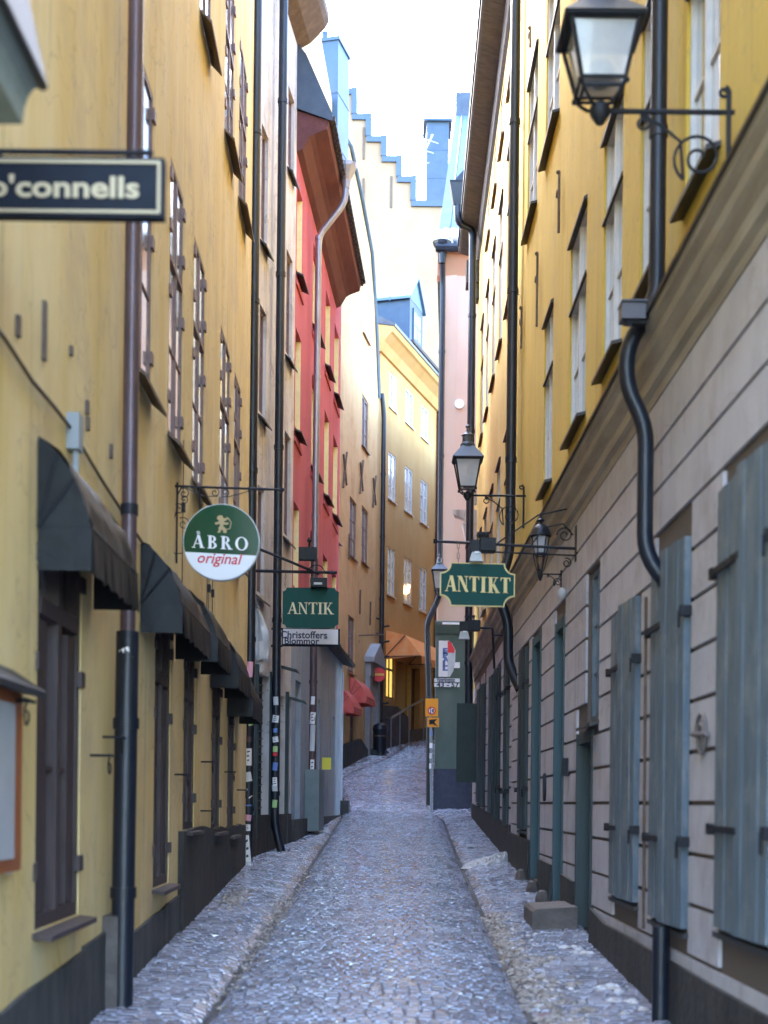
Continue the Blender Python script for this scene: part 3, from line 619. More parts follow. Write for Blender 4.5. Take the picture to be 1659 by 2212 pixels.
# end wall of the red house towards the side street
e = Fr(fr.W(fr.L, 0, 0)[:2], (fr.W(fr.L, 0, 0)[0]-6, fr.W(fr.L, 0, 0)[1]+.4), True); wallmesh(H, e, 0, 6, -.5, 5.2, M['blu'], 'ground_floor', thick=.3)
e = Fr(fr.W(8.5, 0, 0)[:2], (fr.W(8.5, 0, 0)[0]-6, fr.W(8.5, 0, 0)[1]+.4), True); wallmesh(H, e, 0, 6, 5.2, 13.6, M['red'], thick=.3)
b = MB(); b.prof(fr, [(.02, 5.2), (.02, 5.26), (-4, 5.9), (-4, 5.2)], 8.52, fr.L); b.build('shop_roof', M['rfd'], H.o)

# metal-clad chimney behind the red roof
def chimney(cx, Y, w_, dp, z0, z1, rot, m, label, cap=.04, flue=True):
    o = empty('chimney', (cx, Y, z0), label, 'chimney')
    c, s_ = math.cos(rot), math.sin(rot); f = Fr((cx, Y), (cx+c, Y+s_))
    b = MB(); b.box(f, -w_, 0, -dp, 0, z0, z1); b.build('stack', m, o)
    b = MB(); b.box(f, -w_-cap, cap, -dp-cap, cap, z1+.002, z1+.10)
    b.build('cap', M['rfb'], o); b = MB()
    for i in range(1, 4): z = z0+(z1-z0)*i/4; b.box(f, -w_-.012, .012, -dp-.012, .012, z, z+.02)
    b.pieces('band', M['rfb'], o)
    if flue: b = MB(); b.lathe(f.W(-w_*.75, -dp/2, z1+.1), [(.09, 0), (.09, .42), (.10, .42), (.10, .48)], 12); b.build('flue', M['rfb'], o)
    return f, o
cx, cz = P(731, 86, 40)
chimney(cx, 40, .78, 1.1, 17.5, cz, -.26, M['rfb'], 'tall blue grey metal clad chimney above the red house roof')

# ---- warm yellow house with the gable
H = House((-1.2, 45, gz(45)), 'warm yellow house with a steep gable, brown windows and two red awnings'); fr = Y1; HY = H
for a, b_, z0, z1 in ((9.7, 10.95, 17.1, 18.6), (9.75, 11.0, 13.45, 15.1), (9.9, 11.2, 9.7, 11.5), (7.65, 8.9, 9.5, 11.3), (7.6, 8.75, 5.85, 7.6), (4.9, 6.0, 9.5, 11.3), (4.9, 6.0, 5.9, 7.5)):
    window(H, fr, a, b_, z0, z1, M['wnb'], M['glb'], rec=.06, nz=3, sm=M['wnb'], sd=.08, fw=.07)
for a, b_, z0, z1 in ((8.1, 9.1, 3.3, 5.0), (6.2, 7.1, 3.0, 4.6)):
    window(H, fr, a, b_, z0, z1, M['wnb'], M['gls'], rec=.1, nz=2, fw=.07)
H.cut(fr, 11.5, 12.6, 2.9, 5.9, .35)
wallmesh(H, fr, 0, fr.L, 1, 15.9, M['y1'], thick=.6)
sw_ = Fr((-2.33, 36), (-12, 36.6), True); wallmesh(H, sw_, 0, sw_.L, 0, 15.9, M['y1'], 'light_block_wall', thick=.5)  # unseen wall added to stop light leaking in along the cross street
g = [(0, 15.9), (fr.L, 15.9)]+[fr.px(*c) for c in ((809, 674), (801, 545), (780, 431), (754, 314), (728, 278))]+[(0, 24)]
b = MB(); b.prism(fr, g, -.5, 0); b.build('gable', M['y1'], H.o)
vp = [fr.px(*c) for c in ((817, 860), (810, 674), (801, 545), (780, 431), (755, 314), (728, 268))]
b = MB(); b.tube([fr.W(u, .04, z) for u, z in vp], .07, 6); b.build('verge', M['rfl'], H.o)
b = MB(); b.box(fr, 12.65, 13.15, 0, .16, 3, 6.0); b.box(fr, 10.95, 11.45, 0, .16, 3, 6.0); b.box(fr, 10.9, 13.2, 0, .2, 6.0, 6.45); b.prism(fr, [(10.75, 6.45), (13.35, 6.45), (13.35, 6.62), (12.05, 7.2), (10.75, 6.62)], 0, .34)
pt = b.build('door_surround', mat('stone_grey_blue', (.27, .30, .34), .8, c2=(.34, .36, .38), ns=2), H.o)
b = MB(); b.box(fr, 11.5, 12.6, -.3, -.25, 3, 5.9); b.build('door', M['sgk'], H.o)
b = MB(); b.prism(fr, [(4.5, 1.5), (4.5, gz(41)+.75), (9.6, gz(45)+.75), (10.8, gz(46)+.35), (13.4, gz(48)+.25), (13.4, 1.5)], 0, .12); b.box(fr, 11.2, 13.3, .12, .55, 2.6, gz(48)+.12); b.build('plinth', M['plg'], H.o)
b = MB()
for c in ((742, 1015), (778, 1030), (806, 1062)):
    u, z = fr.px(*c)
    for s_ in (-1, 1): b.tube([fr.W(u-.28, .05, z-.5*s_-.1), fr.W(u+.28, .05, z+.5*s_+.1)], .035, 6)
b.pieces('wall_anchor', M['sil'], H.o, 2)
b = MB()
for c in ((776, 1300), (798, 1325), (752, 1180)):
    u, z = fr.px(*c); b.tube([fr.W(u, .03, z-.4), fr.W(u+.05, .03, z+.4)], .03, 6)
b.pieces('wall_anchor', M['sil'], H.o)
dp = downpipe(H, [fr.W(13.25, .10, 16.1), fr.W(13.35, .16, 15.4), fr.W(13.35, .16, 3.6)], .085, M['pip'], 2.2, fr)
def dome_awning(fr, u0, u1, zt, dd, hh, m, label, cat='awning', group=None, val=.25, n=7):
    o = empty('awning', fr.W((u0+u1)/2, 0, zt), label, cat, group)
    pr = [(dd*(.55*math.sin(PI/2*i/n)+.45*i/n), zt-hh*(.55*(1-math.cos(PI/2*i/n))+.45*i/n)) for i in range(n+1)]
    b = MB(); vs = []; N = 12
    for j in range(N+1):
        t = j/N; u = u0+(u1-u0)*t; k = 1-.06*math.sin(PI*((t*3) % 1))
        sag = random.uniform(-.012, .012)
        for d, z in pr: w2 = random.uniform(-.014, .014)*(0 if d < .02 else 1); vs.append(fr.W(u, d*k+.005+w2, z+sag*(d/dd)+w2))
    m_ = n+1
    b.add(vs, [(j*m_+i, j*m_+i+1, (j+1)*m_+i+1, (j+1)*m_+i) for j in range(N) for i in range(n)])
    for u in (u0, u1): b.add([fr.W(u, d+.005, z) for d, z in pr]+[fr.W(u, .005, zt-hh)], [tuple(range(len(pr)+1))])
    b.build('canopy', m, o, fix=False, smooth=True)
    b = MB(); vs = []; N = 16
    for j in range(N+1):
        u = u0+(u1-u0)*j/N; w_ = random.uniform(-.012, .012)
        vs += [fr.W(u, dd+.008, zt-hh+.004), fr.W(u, dd+.012+w_, zt-hh-val*(.88+.12*abs(math.sin(j*1.9))))]
    b.add(vs, [(2*j, 2*j+1, 2*j+3, 2*j+2) for j in range(N)])
    for u in (u0, u1): b.quad(fr.W(u, dd+.008, zt-hh+.004), fr.W(u, dd+.008, zt-hh-val*.9), fr.W(u, .01, zt-hh-val*.9), fr.W(u, .01, zt-hh+.004))
    b.build('valance', m, o, fix=False)
    b = MB()
    for u in (u0+.02, u1-.02):
        b.tube([fr.W(u, .01, zt-hh), fr.W(u, dd, zt-hh)], .012, 6)
        for i in (n//3, 2*n//3): b.tube([fr.W(u+(.004 if u > (u0+u1)/2 else -.024), .01, zt-hh), fr.W(u+(.004 if u > (u0+u1)/2 else -.024), pr[i][0], pr[i][1])], .010, 6)
    b.tube([fr.W(u0, dd, zt-hh), fr.W(u1, dd, zt-hh)], .012, 6); b.build('frame', M['blk'] if m is M['awb'] else M['sil'], o)
    return o
G = 'black canvas awnings over the ground floor openings of the pale yellow house'
for i, (a, b_, zt, lab) in enumerate(((7.05, 8.5, 3.58, 'largest and nearest black canvas awning, just right of the small orange menu case'), (10.3, 12.2, 3.66, 'second black canvas awning from the viewer, right behind the brown downpipe'),
        (12.8, 14.1, 3.70, 'third black canvas awning from the viewer, below the round green and white sign'), (15.0, 16.5, 3.64, 'fourth black canvas awning from the viewer, second smallest of the row'), (16.9, 18.5, 3.45, 'farthest and smallest black canvas awning, beside the sticker covered black downpipe'))):
    dome_awning(L1, U(L1, a), U(L1, b_), zt, .31 if i else .27, .46, M['awb'], lab, group=G, val=.24)
dome_awning(Y1, 7.9, 9.7, 5.7, .55, .65, M['awr'], 'red domed awning nearest the grey door surround', group='red awnings on the warm yellow house', val=.2)
dome_awning(Y1, 5.9, 7.3, 5.2, .5, .6, M['awr'], 'red domed awning beside the corner of the grey blue ground floor', group='red awnings on the warm yellow house', val=.2)

# ---- dull yellow house with dormer, closing the street on the left
H = House((1, 53, gz(53)), 'dull yellow house with pale windows and blue metal dormer, at the bend of the street'); fr = B4
for a, b_ in ((1.12, 2.05), (3.2, 4.28), (5.38, 6.45)):
    for z0, z1 in ((16.05, 17.3), (12.75, 14.4), (9.3, 11.0)):
        wn = window(H, fr, a, b_, z0, z1, M['wht'], M['glb'], rec=.05, nz=3, sm=M['wht'], sd=.06, fw=.07, bw=.035)
        if a == 3.2 and z0 == 9.3:
            b = MB(); c = fr.W(3.55, .0, 9.75); b.ball(c, .13); b.ball(fr.W(3.85, 0, 9.95), .08); b.build('lit_lamp', M['lampw'], wn)
window(H, fr, 1.12, 2.15, 5.55, 7.15, M['sil'], M['shopy'], tr=6.6, rec=.08, nz=1, fw=.06)
H.cut(fr, 2.4, 3.6, 4.0, 7.0, .5); H.cut(fr, 4.4, 5.6, 4.3, 7.0, .3)
wallmesh(H, fr, 0, fr.L, 2, 18.3, M['b4'], thick=.8)
b = MB(); b.box(fr, 2.4, 3.6, -.45, -.4, 4, 7); b.box(fr, 4.4, 5.6, -.28, -.22, 4.2, 7); b.pieces('door', mat('door_brown', (.07, .04, .035), .5), H.o)
b = MB()
for k in range(10): b.box(fr, 3.75, 4.15, .02, .05, 4.4+k*.27, 4.43+k*.27)
for u in (3.75, 3.95, 4.13): b.box(fr, u, u+.03, .021, .06, 4.2, 7.1)
b.build('lattice', mat('metal_brass', (.5, .34, .08), .45, .5), H.o)
b = MB(); b.prism(fr, [(-.2, 2), (-.2, 5.2), (2.3, 5.3), (3.7, 5.0), (3.7, 4.5), (fr.L, 4.9), (fr.L, 2)], 0, .10); b.build('plinth', mat('plinth_blue_black', (.045, .05, .065), .7, c2=(.09, .09, .11), ns=2, bump=.3), H.o)
b = MB(); b.tube([fr.W(.3, .45, 4.75), fr.W(2.6, .45, 5.3), fr.W(4.6, .45, 5.75)], .04, 6)
for u in (.3, 1.4, 2.6, 4.6): b.tube([fr.W(u, .45, gz(50)), fr.W(u, .45, 4.72+.24*u)], .03, 6)
b.build('handrail', mat('metal_grey', (.22, .25, .29), .4, .5), H.o)
b = MB(); b.prof(fr, [(0, 17.6), (.08, 17.62), (.2, 17.95), (.42, 18.2), (.5, 18.25), (.55, 18.42), (-.3, 18.6), (-.3, 17.6)], -.2, fr.L); b.build('cornice', M['b4'], H.o)
b = MB(); b.prof(fr, [(.58, 18.43), (.60, 18.52), (-.3, 19.0), (-1.5, 20.2), (-3, 21), (-3, 18.62), (-.2, 18.62)], -.2, fr.L+.1); rf = b.build('roof', M['rfd'], H.o)
b = MB(); b.box(fr, 2.0, fr.L, .50, .64, 18.55, 18.66); b.build('gutter', M['til'], rf)
# dormer
b = MB(); b.box(fr, 4.15, 5.95, -4.2, -.15, 18.7, 21.0); dm = b.build('dormer', mat('dormer_metal_blue', (.016, .04, .085), .45, .1, c2=(.024, .055, .10), ns=2), H.o); dm['label'] = 'blue metal dormer with pitched pale roof'
b = MB(); b.prism(fr, [(4.0, 20.95), (5.05, 22.0), (6.1, 20.95), (6.1, 21.05), (5.05, 22.12), (4.0, 21.05)], -4.3, -.05); b.prism(fr, [(4.15, 21.0), (5.95, 21.0), (5.05, 21.98)], -4.2, -.14)
for k in range(4): b.box(fr, 4.0, 4.05, -.9-k*.95, -.93-k*.95, 20.9, 21.1)
b.build('dormer_roof', M['rfl'], dm)
b = MB(); b.box(fr, 4.55, 5.55, -.15, -.10, 19.0, 20.75); b.build('window_frame', M['rfb'], dm)
b = MB()
for a in (4.62, 5.10):
    for z in (19.08, 19.62, 20.16): b.quad(fr.W(a, -.096, z), fr.W(a+.38, -.096, z), fr.W(a+.38, -.096, z+.46), fr.W(a, -.096, z+.46))
b.build('pane', M['glp'], dm, fix=False)
downpipe(H, [fr.W(7.75, .12, 17.6), fr.W(7.75, .12, 4.6)], .13, mat('downpipe_red_brown', (.12, .04, .04), .5), 2.4, fr)
# orange awning
o = empty('awning', fr.W(3.5, 0, 7.9), 'orange canvas awning over the shop entrance at the bend', 'awning')
b = MB(); vs = []; N = 12
for j in range(N+1):
    u = .95+5.9*j/N; vs += [fr.W(u, .02, 7.95), fr.W(u, .75, 7.75), fr.W(u, 1.35, 7.0+.02*math.sin(j*2)), fr.W(u, 1.37, 6.72+.03*math.sin(j*2.2))]
b.add(vs, [(4*j+i, 4*j+i+1, 4*j+5+i, 4*j+4+i) for j in range(N) for i in range(3)])
b.add([fr.W(.95, .02, 7.95), fr.W(.95, .75, 7.75), fr.W(.95, 1.35, 7.0), fr.W(.95, .02, 6.9)], [(0, 1, 2, 3)]); b.build('canopy', M['awo'], o, fix=False)
b = MB()
for u in (.93, 3.9, 6.87):
    for q in ((.75, 7.75), (1.35, 7.0)): b.tube([fr.W(u, .02, 7.0), fr.W(u, *q)], .02, 6)
b.build('frame', M['sil'], o)

# ---- cream house with the stepped gable, far behind
H = House((2, 62, 8), 'tall cream house with a stepped gable edged in metal, rising behind the dormer'); f = front(62)
st = ((756, 197), (767, 197), (767, 252), (798, 252), (798, 300), (831, 300), (831, 343), (864, 343), (864, 387), (895, 387), (895, 439), (1040, 439))
pp = [P(x, y, 62) for x, y in st]; pp = [(p[0], p[1]) for p in pp]
# square the steps
q = [pp[0]]
for i in range(1, len(pp)): q.append((pp[i][0], q[-1][1]) if i % 2 == 1 else (q[-1][0], pp[i][1]))
x0 = q[0][0]
lft = [(x0-7, q[-1][1]), (x0-7, q[8][1]), (x0-5.5, q[8][1]), (x0-5.5, q[6][1]), (x0-4, q[6][1]), (x0-4, q[4][1]), (x0-2.6, q[4][1]), (x0-2.6, q[2][1]), (x0-1, q[2][1]), (x0-1, q[0][1])]
b = MB(); b.prism(f, [(x0-9, 2), (x0-9, q[-1][1])]+lft+q+[(q[-1][0]+3, q[-1][1]), (q[-1][0]+3, 2)], -.9, 0); b.build('gable_wall', M['crm'], H.o)
b = MB()
for i in range(0, len(q)-1):
    (a, c), (e, g) = q[i], q[i+1]
    if i % 2 == 0: b.box(f, a-.12, e+.04+(3 if i == len(q)-2 else 0), -.95, .10, c-.16, c+.10)
    else: b.box(f, a-.16, a+.10, -.97, .12, g+.10, c+.12)
b.build('coping', mat('coping_metal', (.055, .085, .13), .4, .3), H.o)
b = MB()
for c in ((786, 310), (845, 415), (785, 420)): x, z = P(*c, 62); b.box(f, x-.05, x+.05, 0, .04, z-.7, z+.7)
b.pieces('wall_anchor', M['sil'], H.o)
xa, za = P(922, 263, 66); xb, zb = P(968, 439, 66)
f2, ch = chimney(xb, 66, xb-xa, 1.6, zb-1.5, za, 0, mat('chimney_slate', (.035, .07, .125), .6, c2=(.05, .09, .15), ns=1), 'tall slate blue chimney right of the stepped gable', cap=.16, flue=False)
HX = House((5, 52, gz(52)), 'unseen plain house added beyond the pink corner house to block light'); fx = Fr((2.05, 46.05), (6.5, 62), True); wallmesh(HX, fx, 0, fx.L, 2, 16, M['b4'], thick=5)  # out of view, added to keep sky light off the house at the bend
# aerial on the gable
b = MB(); p0, p1 = P(878, 385, 62.5), P(918, 300, 62.5)
for k in range(2): b.tube([(p0[0]+.25*k, 62.5, p0[1]), (p1[0]+.35*k, 62.5, p1[1]+.2*k)], .035, 5)
for k in range(5): t = k/4; b.tube([(p0[0]+(p1[0]-p0[0])*t-.5, 62.5, p0[1]+(p1[1]-p0[1])*t+.15), (p0[0]+(p1[0]-p0[0])*t+.6, 62.5, p0[1]+(p1[1]-p0[1])*t-.2)], .025, 5)
tag(b.build('aerial', mat('metal_pale', (.4, .45, .52), .5)), 'slanting metal aerial standing on the stepped gable', 'aerial')

# ---- pink house with grey-green ground floor at the right corner
H = House((2.5, 35.5, gz(35)), 'pale pink corner house at right with a grey green ground floor and blue roof'); f = PK
wallmesh(H, f, 0, f.L, 6.2, 15.45, M['pnk'], thick=.4)
sd_ = Fr((1.28, 35.0), (2.0, 46), True); wallmesh(H, sd_, .01, sd_.L, 6.2, 15.45, M['pnk'], thick=.4)
wallmesh(H, sd_, -.02, sd_.L, 0, 6.2, M['grn'], 'ground_floor', thick=.4, d=.02)
wallmesh(H, f, -.02, f.L, 0, 6.2, M['grn'], 'ground_floor', thick=.4, d=.02)
b = MB(); b.box(f, -.04, f.L, .02, .05, .5, 2.62); b.box(sd_, -.04, sd_.L, .02, .05, .5, 2.62); b.build('plinth', M['navy'], H.o)
b = MB(); b.prof(f, [(.02, 5.95), (.10, 6.0), (.22, 6.18), (.24, 6.26), (0, 6.32)], -.05, f.L); cn = b.build('string_course', M['grn'], H.o)
b = MB(); b.box(f, .12, 1.0, .245, .26, 6.20, 6.25); b.build('edge_strip', M['wpt'], cn)
b = MB(); b.prof(f, [(0, 14.95), (.12, 15.1), (.35, 15.35), (.38, 15.5), (-.4, 15.7), (-.4, 14.95)], -.1, f.L); b.build('cornice', mat('cornice_salmon', (.62, .36, .25), .8), H.o)
def P3(x, y, Y): p = P(x, y, Y); return (p[0], Y, p[1])
b = MB(); A = [P3(943, 532, 34.6), P3(1045, 532, 34.6), P3(1075, 250, 39), P3(984, 250, 39)]; B = [(p[0]+(.3 if i in (0, 3) else 0), p[1]+6, p[2]-.2) for i, p in enumerate(A)]
b.add(A+B, [(0, 1, 2, 3), (7, 6, 5, 4), (0, 3, 7, 4), (1, 5, 6, 2), (3, 2, 6, 7), (0, 4, 5, 1)]); rf = b.build('roof', M['rfl'], H.o)
b = MB(); A = [P3(984, 246, 39.3), P3(1060, 246, 39.3), P3(1070, 150, 43), P3(1008, 160, 43)]; B = [(p[0]+(.3 if i in (0, 3) else 0), p[1]+4, p[2]-.2) for i, p in enumerate(A)]
b.add(A+B, [(0, 1, 2, 3), (7, 6, 5, 4), (0, 3, 7, 4), (1, 5, 6, 2), (3, 2, 6, 7), (0, 4, 5, 1)]); b.build('upper_roof', M['rfl'], rf)
b = MB()
for y in (470, 400, 330):
    x0_ = 943+(532-y)*.146; b.tube([P3(x0_, y, 34.6+(532-y)*.0156-.02), P3(1050, y, 34.6+(532-y)*.0156-.02)], .02, 4)
for x in (968, 1000): b.tube([P3(x, 532, 34.57), P3(x+30, 250, 38.97)], .02, 4)
b.build('seam', M['rfb'], rf)
b = MB(); b.box(front(39.2), P(984, 250, 39.2)[0], P(1060, 250, 39.2)[0], -.2, .1, P(984, 250, 39.2)[1]-.2, P(984, 246, 39.2)[1]+.55); b.build('roof_step', M['rfd'], rf)
b = MB(); g = front(34.55); x, z = P(943, 530, 34.5); b.tube([(x-.02, 34.5, z-.05), (4, 34.5, z-.05)], .11, 8); b.build('gutter', M['pip'], rf)
b = MB()
for i in range(16): x, z = P(950+i*2.6, 520+random.uniform(-8, 4), 34.7); b.ball((x, 34.62, z+.05), (random.uniform(.07, .14), 0, random.uniform(.08, .2)), 5)
b.pieces('snow_patch', M['wpt'], rf)
xx = P(957, 560, 34.8)[0]
dp = downpipe(H, [(xx-.03, 34.6, 15.25), (xx, 34.85, 14.7), (xx, 34.85, P(957, 1290, 34.85)[1]), (P(922, 1345, 34.85)[0], 34.85, P(922, 1345, 34.85)[1]), (P(927, 1500, 34.85)[0], 34.85, P(925, 1520, 34.8)[1]), (P(929, 1500, 34.85)[0], 34.85, gz(35)+.1)], .075, M['pip'], 2.6)
b = MB(); b.lathe((xx-.03, 34.6, 15.1), [(.08, 0), (.11, .25), (.22, .45), (.24, .52)], 12); b.build('rainwater_head', M['pip'], dp)
b = MB(); x, z = P(992, 873, 34.99); b.prism(front(34.99), E_(x, z, .12, .12, n=20)[:-1], 0, .05); b.build('wall_plate', M['wpt'], H.o)
b = MB(); b.box(f, 1.05, 2.4, .03, .06, 1.6, 5.2); b.build('door', M['shd'], H.o)

# ================================================================== right side: ochre house, near
def leaf(H, par, hinge, ang, w_, z0, z1, m, fr, u, sgn):
    # a board-and-batten leaf hinged at (u, d=.03) swung by ang out of the wall
    b = MB(); N = fr.N; Uv = fr.U
    dx = (sgn*Uv[0]*math.cos(ang)+N[0]*math.sin(ang), sgn*Uv[1]*math.cos(ang)+N[1]*math.sin(ang))
    o = fr.W(u, .035, 0); f = Fr(o[:2], (o[0]+dx[0], o[1]+dx[1]), sgn > 0)
    n = 4
    for i in range(n): b.box(f, w_*i/n+.004, w_*(i+1)/n-.004, -.02, .022+.004*(i % 2), z0, z1)
    b.box(f, .0, w_, -.045, -.021, z0+.12, z0+.2); b.box(f, .0, w_, -.045, -.021, z1-.2, z1-.12)
    return b.build('shutter', m, par), f
def shutters(H, fr, a, b_, z0, z1, m, swing=.35, far_swing=.0, bars=True, rec=.1, wf=None):
    u0, u1 = fr.uy(a), fr.uy(b_)
    wn = window(H, fr, u0, u1, z0, z1, wf or M['shd'], M['gls'], rec=rec, nz=2, sm=M['sld'], sd=.05, fw=.06)
    w_ = (u1-u0)/2
    leaf(H, wn, 0, swing, w_-.005, z0-.02, z1+.03, m, fr, u0, 1); leaf(H, wn, 0, far_swing+.02, w_-.005, z0-.02, z1+.01, m, fr, u1, -1)
    if bars:
        b = MB()
        for z in (z0+.5, z1-.42):
            b.box(fr, u0+w_*.9, u1+.05, .072, .09, z-.018, z+.018); b.box(fr, u1+.0, u1+.06, .0, .09, z-.03, z+.03); b.box(fr, u0-.06, u0-.0, .0, .09, z-.03, z+.03); b.tube([fr.W(u0-.03, .095, z), fr.W(u0-.03, .095, z-.10)], .009, 6)
        b.pieces('crossbar', M['blk'], wn)
    return wn
H = House((1.85, 12, gz(12)), 'ochre house on the near right with lilac grey banded ground floor and blue shutters'); fr = R1; HR = H
for a, b_ in ((2.6, 3.8), (7.8, 8.7), (9.5, 10.3), (11.1, 12.1), (13.15, 14.35), (15.85, 16.75)):
    window(H, fr, U(fr, a), U(fr, b_), 5.45, 7.47, M['wht'], M['glp'], tr=6.78, rec=.05, nz=2, sm=M['sld'], sd=.085, sdrop=.03, hood=M['sld'], fw=.05)
for a, b_ in ((8.2, 9.2), (10.6, 11.6), (13, 14), (15.5, 16.87), (17.85, 19.1)):
    window(H, fr, U(fr, a), U(fr, b_), 9.45, 11.5, M['wht'], M['glp'], tr=10.78, rec=.05, nz=2, sm=M['sld'], sd=.085, sdrop=.03, hood=M['sld'], fw=.05)
OPN = []
for a, b_, z0, z1, s_ in ((2.5, 3.6, 1.1, 3.4, .1), (4.6, 5.6, 1.1, 3.4, .1), (6.45, 7.5, 1.13, 3.42, .22), (8.33, 9.4, 1.04, 3.33, .30), (9.98, 11.08, 1.08, 3.22, .25), (18.0, 19.1, 1.45, 3.75, .3)):
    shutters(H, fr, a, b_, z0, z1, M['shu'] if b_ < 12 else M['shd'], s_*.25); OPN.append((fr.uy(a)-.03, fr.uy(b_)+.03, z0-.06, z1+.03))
window(H, fr, U(fr, 11.95), U(fr, 12.75), 2.5, 3.85, M['shu'], M['glb'], rec=.06, nz=3, sm=M['sld']); OPN.append((U(fr, 11.93), U(fr, 12.77), 2.4, 3.87))
for a, b_, z0, z1 in ((12.25, 13.3, gz(12.6), 2.42), (14.3, 15.15, gz(14.6)+.1, 3.7), (16.5, 17.55, gz(17)+.1, 3.82)):
    u0, u1 = U(fr, a), U(fr, b_); H.cut(fr, u0, u1, z0, z1, .35); OPN.append((u0-.03, u1+.03, z0-1, z1+.03))
    b = MB(); b.box(fr, u0, u1, -.33, -.28, z0, z1)
    for k in range(3): b.box(fr, u0+.1, u1-.1, -.28, -.262, z0+.15+k*(z1-z0-.2)/3, z0+.15+(k+.8)*(z1-z0-.2)/3)
    dr = b.build('door', M['shd'], H.o)
    b = MB(); b.box(fr, u0, u0+.09, -.27, .03, z0, z1); b.box(fr, u1-.09, u1, -.27, .03, z0, z1); b.box(fr, u0+.09, u1-.09, -.27, .02, z1-.1, z1)
    if z1 > 3: b.box(fr, u0+.09, u1-.09, -.27, -.15, 3.0, 3.1)
    b.build('door_frame', M['shd'] if a < 13 else mat('paint_petrol', (.035, .085, .105), .5), dr)
    b = MB(); b.ball(fr.W(u1-.16, -.24, z0+1.05), .03, 6); b.build('door_handle', M['wpt'], dr)
wallmesh(H, fr, 0, fr.L, 4.6, 15.0, M['och'])
wallmesh(H, fr, 0, fr.L, -1, 4.6, M['joint'], 'ground_floor_joints')
b = MB(); z = 1.77-.3*3
zs = [-.9, .87]+[1.77+.3*k for k in range(-2, 9)]+[4.49]
for i in range(0, len(zs)-1):
    za, zb = zs[i]+.014, zs[i+1]-.014; us = [(0, fr.L)]
    cuts = [(o[0], o[1]) for o in OPN if o[2] < zb and o[3] > za]
    for c0, c1 in cuts:
        n_ = []
        for p, q in us:
            if c1 <= p or c0 >= q: n_.append((p, q))
            else:
                if c0 > p: n_.append((p, c0))
                if c1 < q: n_.append((c1, q))
        us = n_
    for p, q in us:
        if q-p > .02: b.box(fr, p, q, -.02, .022, za, zb)
b.build('banded_plaster', M['gry'], H.o)
b = MB(); b.prism(fr, [(0, -1), (0, .62), (U(fr, 6), .78), (U(fr, 11.4), .79), (U(fr, 12.2), .86), (U(fr, 12.2), -1)], -.05, .05); b.prism(fr, [(U(fr, 13.35), -1), (U(fr, 13.35), 1.02), (U(fr, 14.25), 1.05), (U(fr, 14.25), -1)], -.05, .05)
b.prism(fr, [(U(fr, 15.2), -1), (U(fr, 15.2), 1.1), (U(fr, 16.45), 1.12), (U(fr, 16.45), -1)], -.05, .05); b.prism(fr, [(U(fr, 17.6), -1), (U(fr, 17.6), 1.3), (fr.L, 1.35), (fr.L, -1)], -.05, .05)
b.pieces('plinth', M['pli'], H.o)
CPQ = [(0, 4.34), (.03, 4.34), (.035, 4.42), (.07, 4.46), (.075, 4.56), (.13, 4.66), (.135, 4.74), (.175, 4.80), (.185, 4.86), (0, 4.92)]
CP = [(d, 4.48+(z-4.34)*.76) for d, z in CPQ]
b = MB(); b.prof(fr, CP, 0, fr.L); cn = b.build('cornice', M['corn'], H.o)
b = MB(); b.prof(fr, [(0, 4.925), (.19, 4.88), (.20, 4.865), (.205, 4.89), (0, 4.95)], 0, fr.L); b.build('flashing', M['sld'], cn)
b = MB(); b.prof(fr, [(.03, .1), (.03, .80), (.42, .775), (.45, .75), (.46, .1)], U(fr, 13.05), U(fr, 13.9)); b.build('step', M['stone'], H.o)
b = MB()
for Yq in (16.3, 17.75, 15.25): b.lathe(fr.W(U(fr, Yq), .12, gz(Yq)-.05), [(.09, 0), (.08, .13), (.05, .2), (.02, .22)], 7)
b.pieces('guard_stone', M['stone'], H.o)
# anchors
for (x, y0, y1) in ((1216, 372, 498), (1168, 548, 700), (1133, 665, 750), (1152, 60, 100)):
    u, za = fr.px(x, y0); _, zb = fr.px(x, y1); b = MB(); b.tube([fr.W(u, .04, za), fr.W(u, .04, zb)], .016, 6); b.tube(arc(fr, u+.05, za-(za-zb)*.35, .07, .02, 0, 1.6*PI, .05, 10), .013, 5); b.ball(fr.W(u, .05, za), .025, 5); b.build('wall_anchor', M['sil'], H.o)
# downpipes
Yp = 9.08
dp = downpipe(H, [fr.W(U(fr, Yp), .10, 15), fr.W(U(fr, Yp), .10, 5.02), fr.W(U(fr, Yp), .29, 4.74), fr.W(U(fr, Yp), .29, 4.46), fr.W(U(fr, Yp), .16, 4.22), fr.W(U(fr, Yp), .16, 3.38), fr.W(U(fr, Yp)-.05, -.03, 3.12)], .053, M['pip'], 2.1, fr, lab='black downpipe swinging out round the cornice')
b = MB(); b.tube([fr.W(U(fr, 9.72), .03, 3.2), fr.W(U(fr, 9.68), .03, .9)], .012, 8); b.build('conduit', M['sil'], H.o)
b = MB(); b.tube([fr.W(U(fr, 8.75), .09, 1.0), fr.W(U(fr, 8.75), .09, .2)], .055, 10); b.build('drain_outlet', M['pip'], H.o)
dp = downpipe(H, [fr.W(U(fr, 19.9), .12, 15), fr.W(U(fr, 19.9), .12, 5.35), fr.W(U(fr, 19.9), .22, 5.0), fr.W(U(fr, 19.9), .30, 4.75), fr.W(U(fr, 19.9), .13, 4.35), fr.W(U(fr, 19.9), .13, 3.75), fr.W(U(fr, 19.6), -.03, 3.35)], .072, M['pip'], 2.4, fr, lab='black downpipe dividing the two ochre fronts')
b = MB(); x, z = P(1210, 1282, 14.2); b.ball((x+.02, 14.2, z), (.05, 0, .06), 8); b.build('door_lamp', M['frost'], H.o)
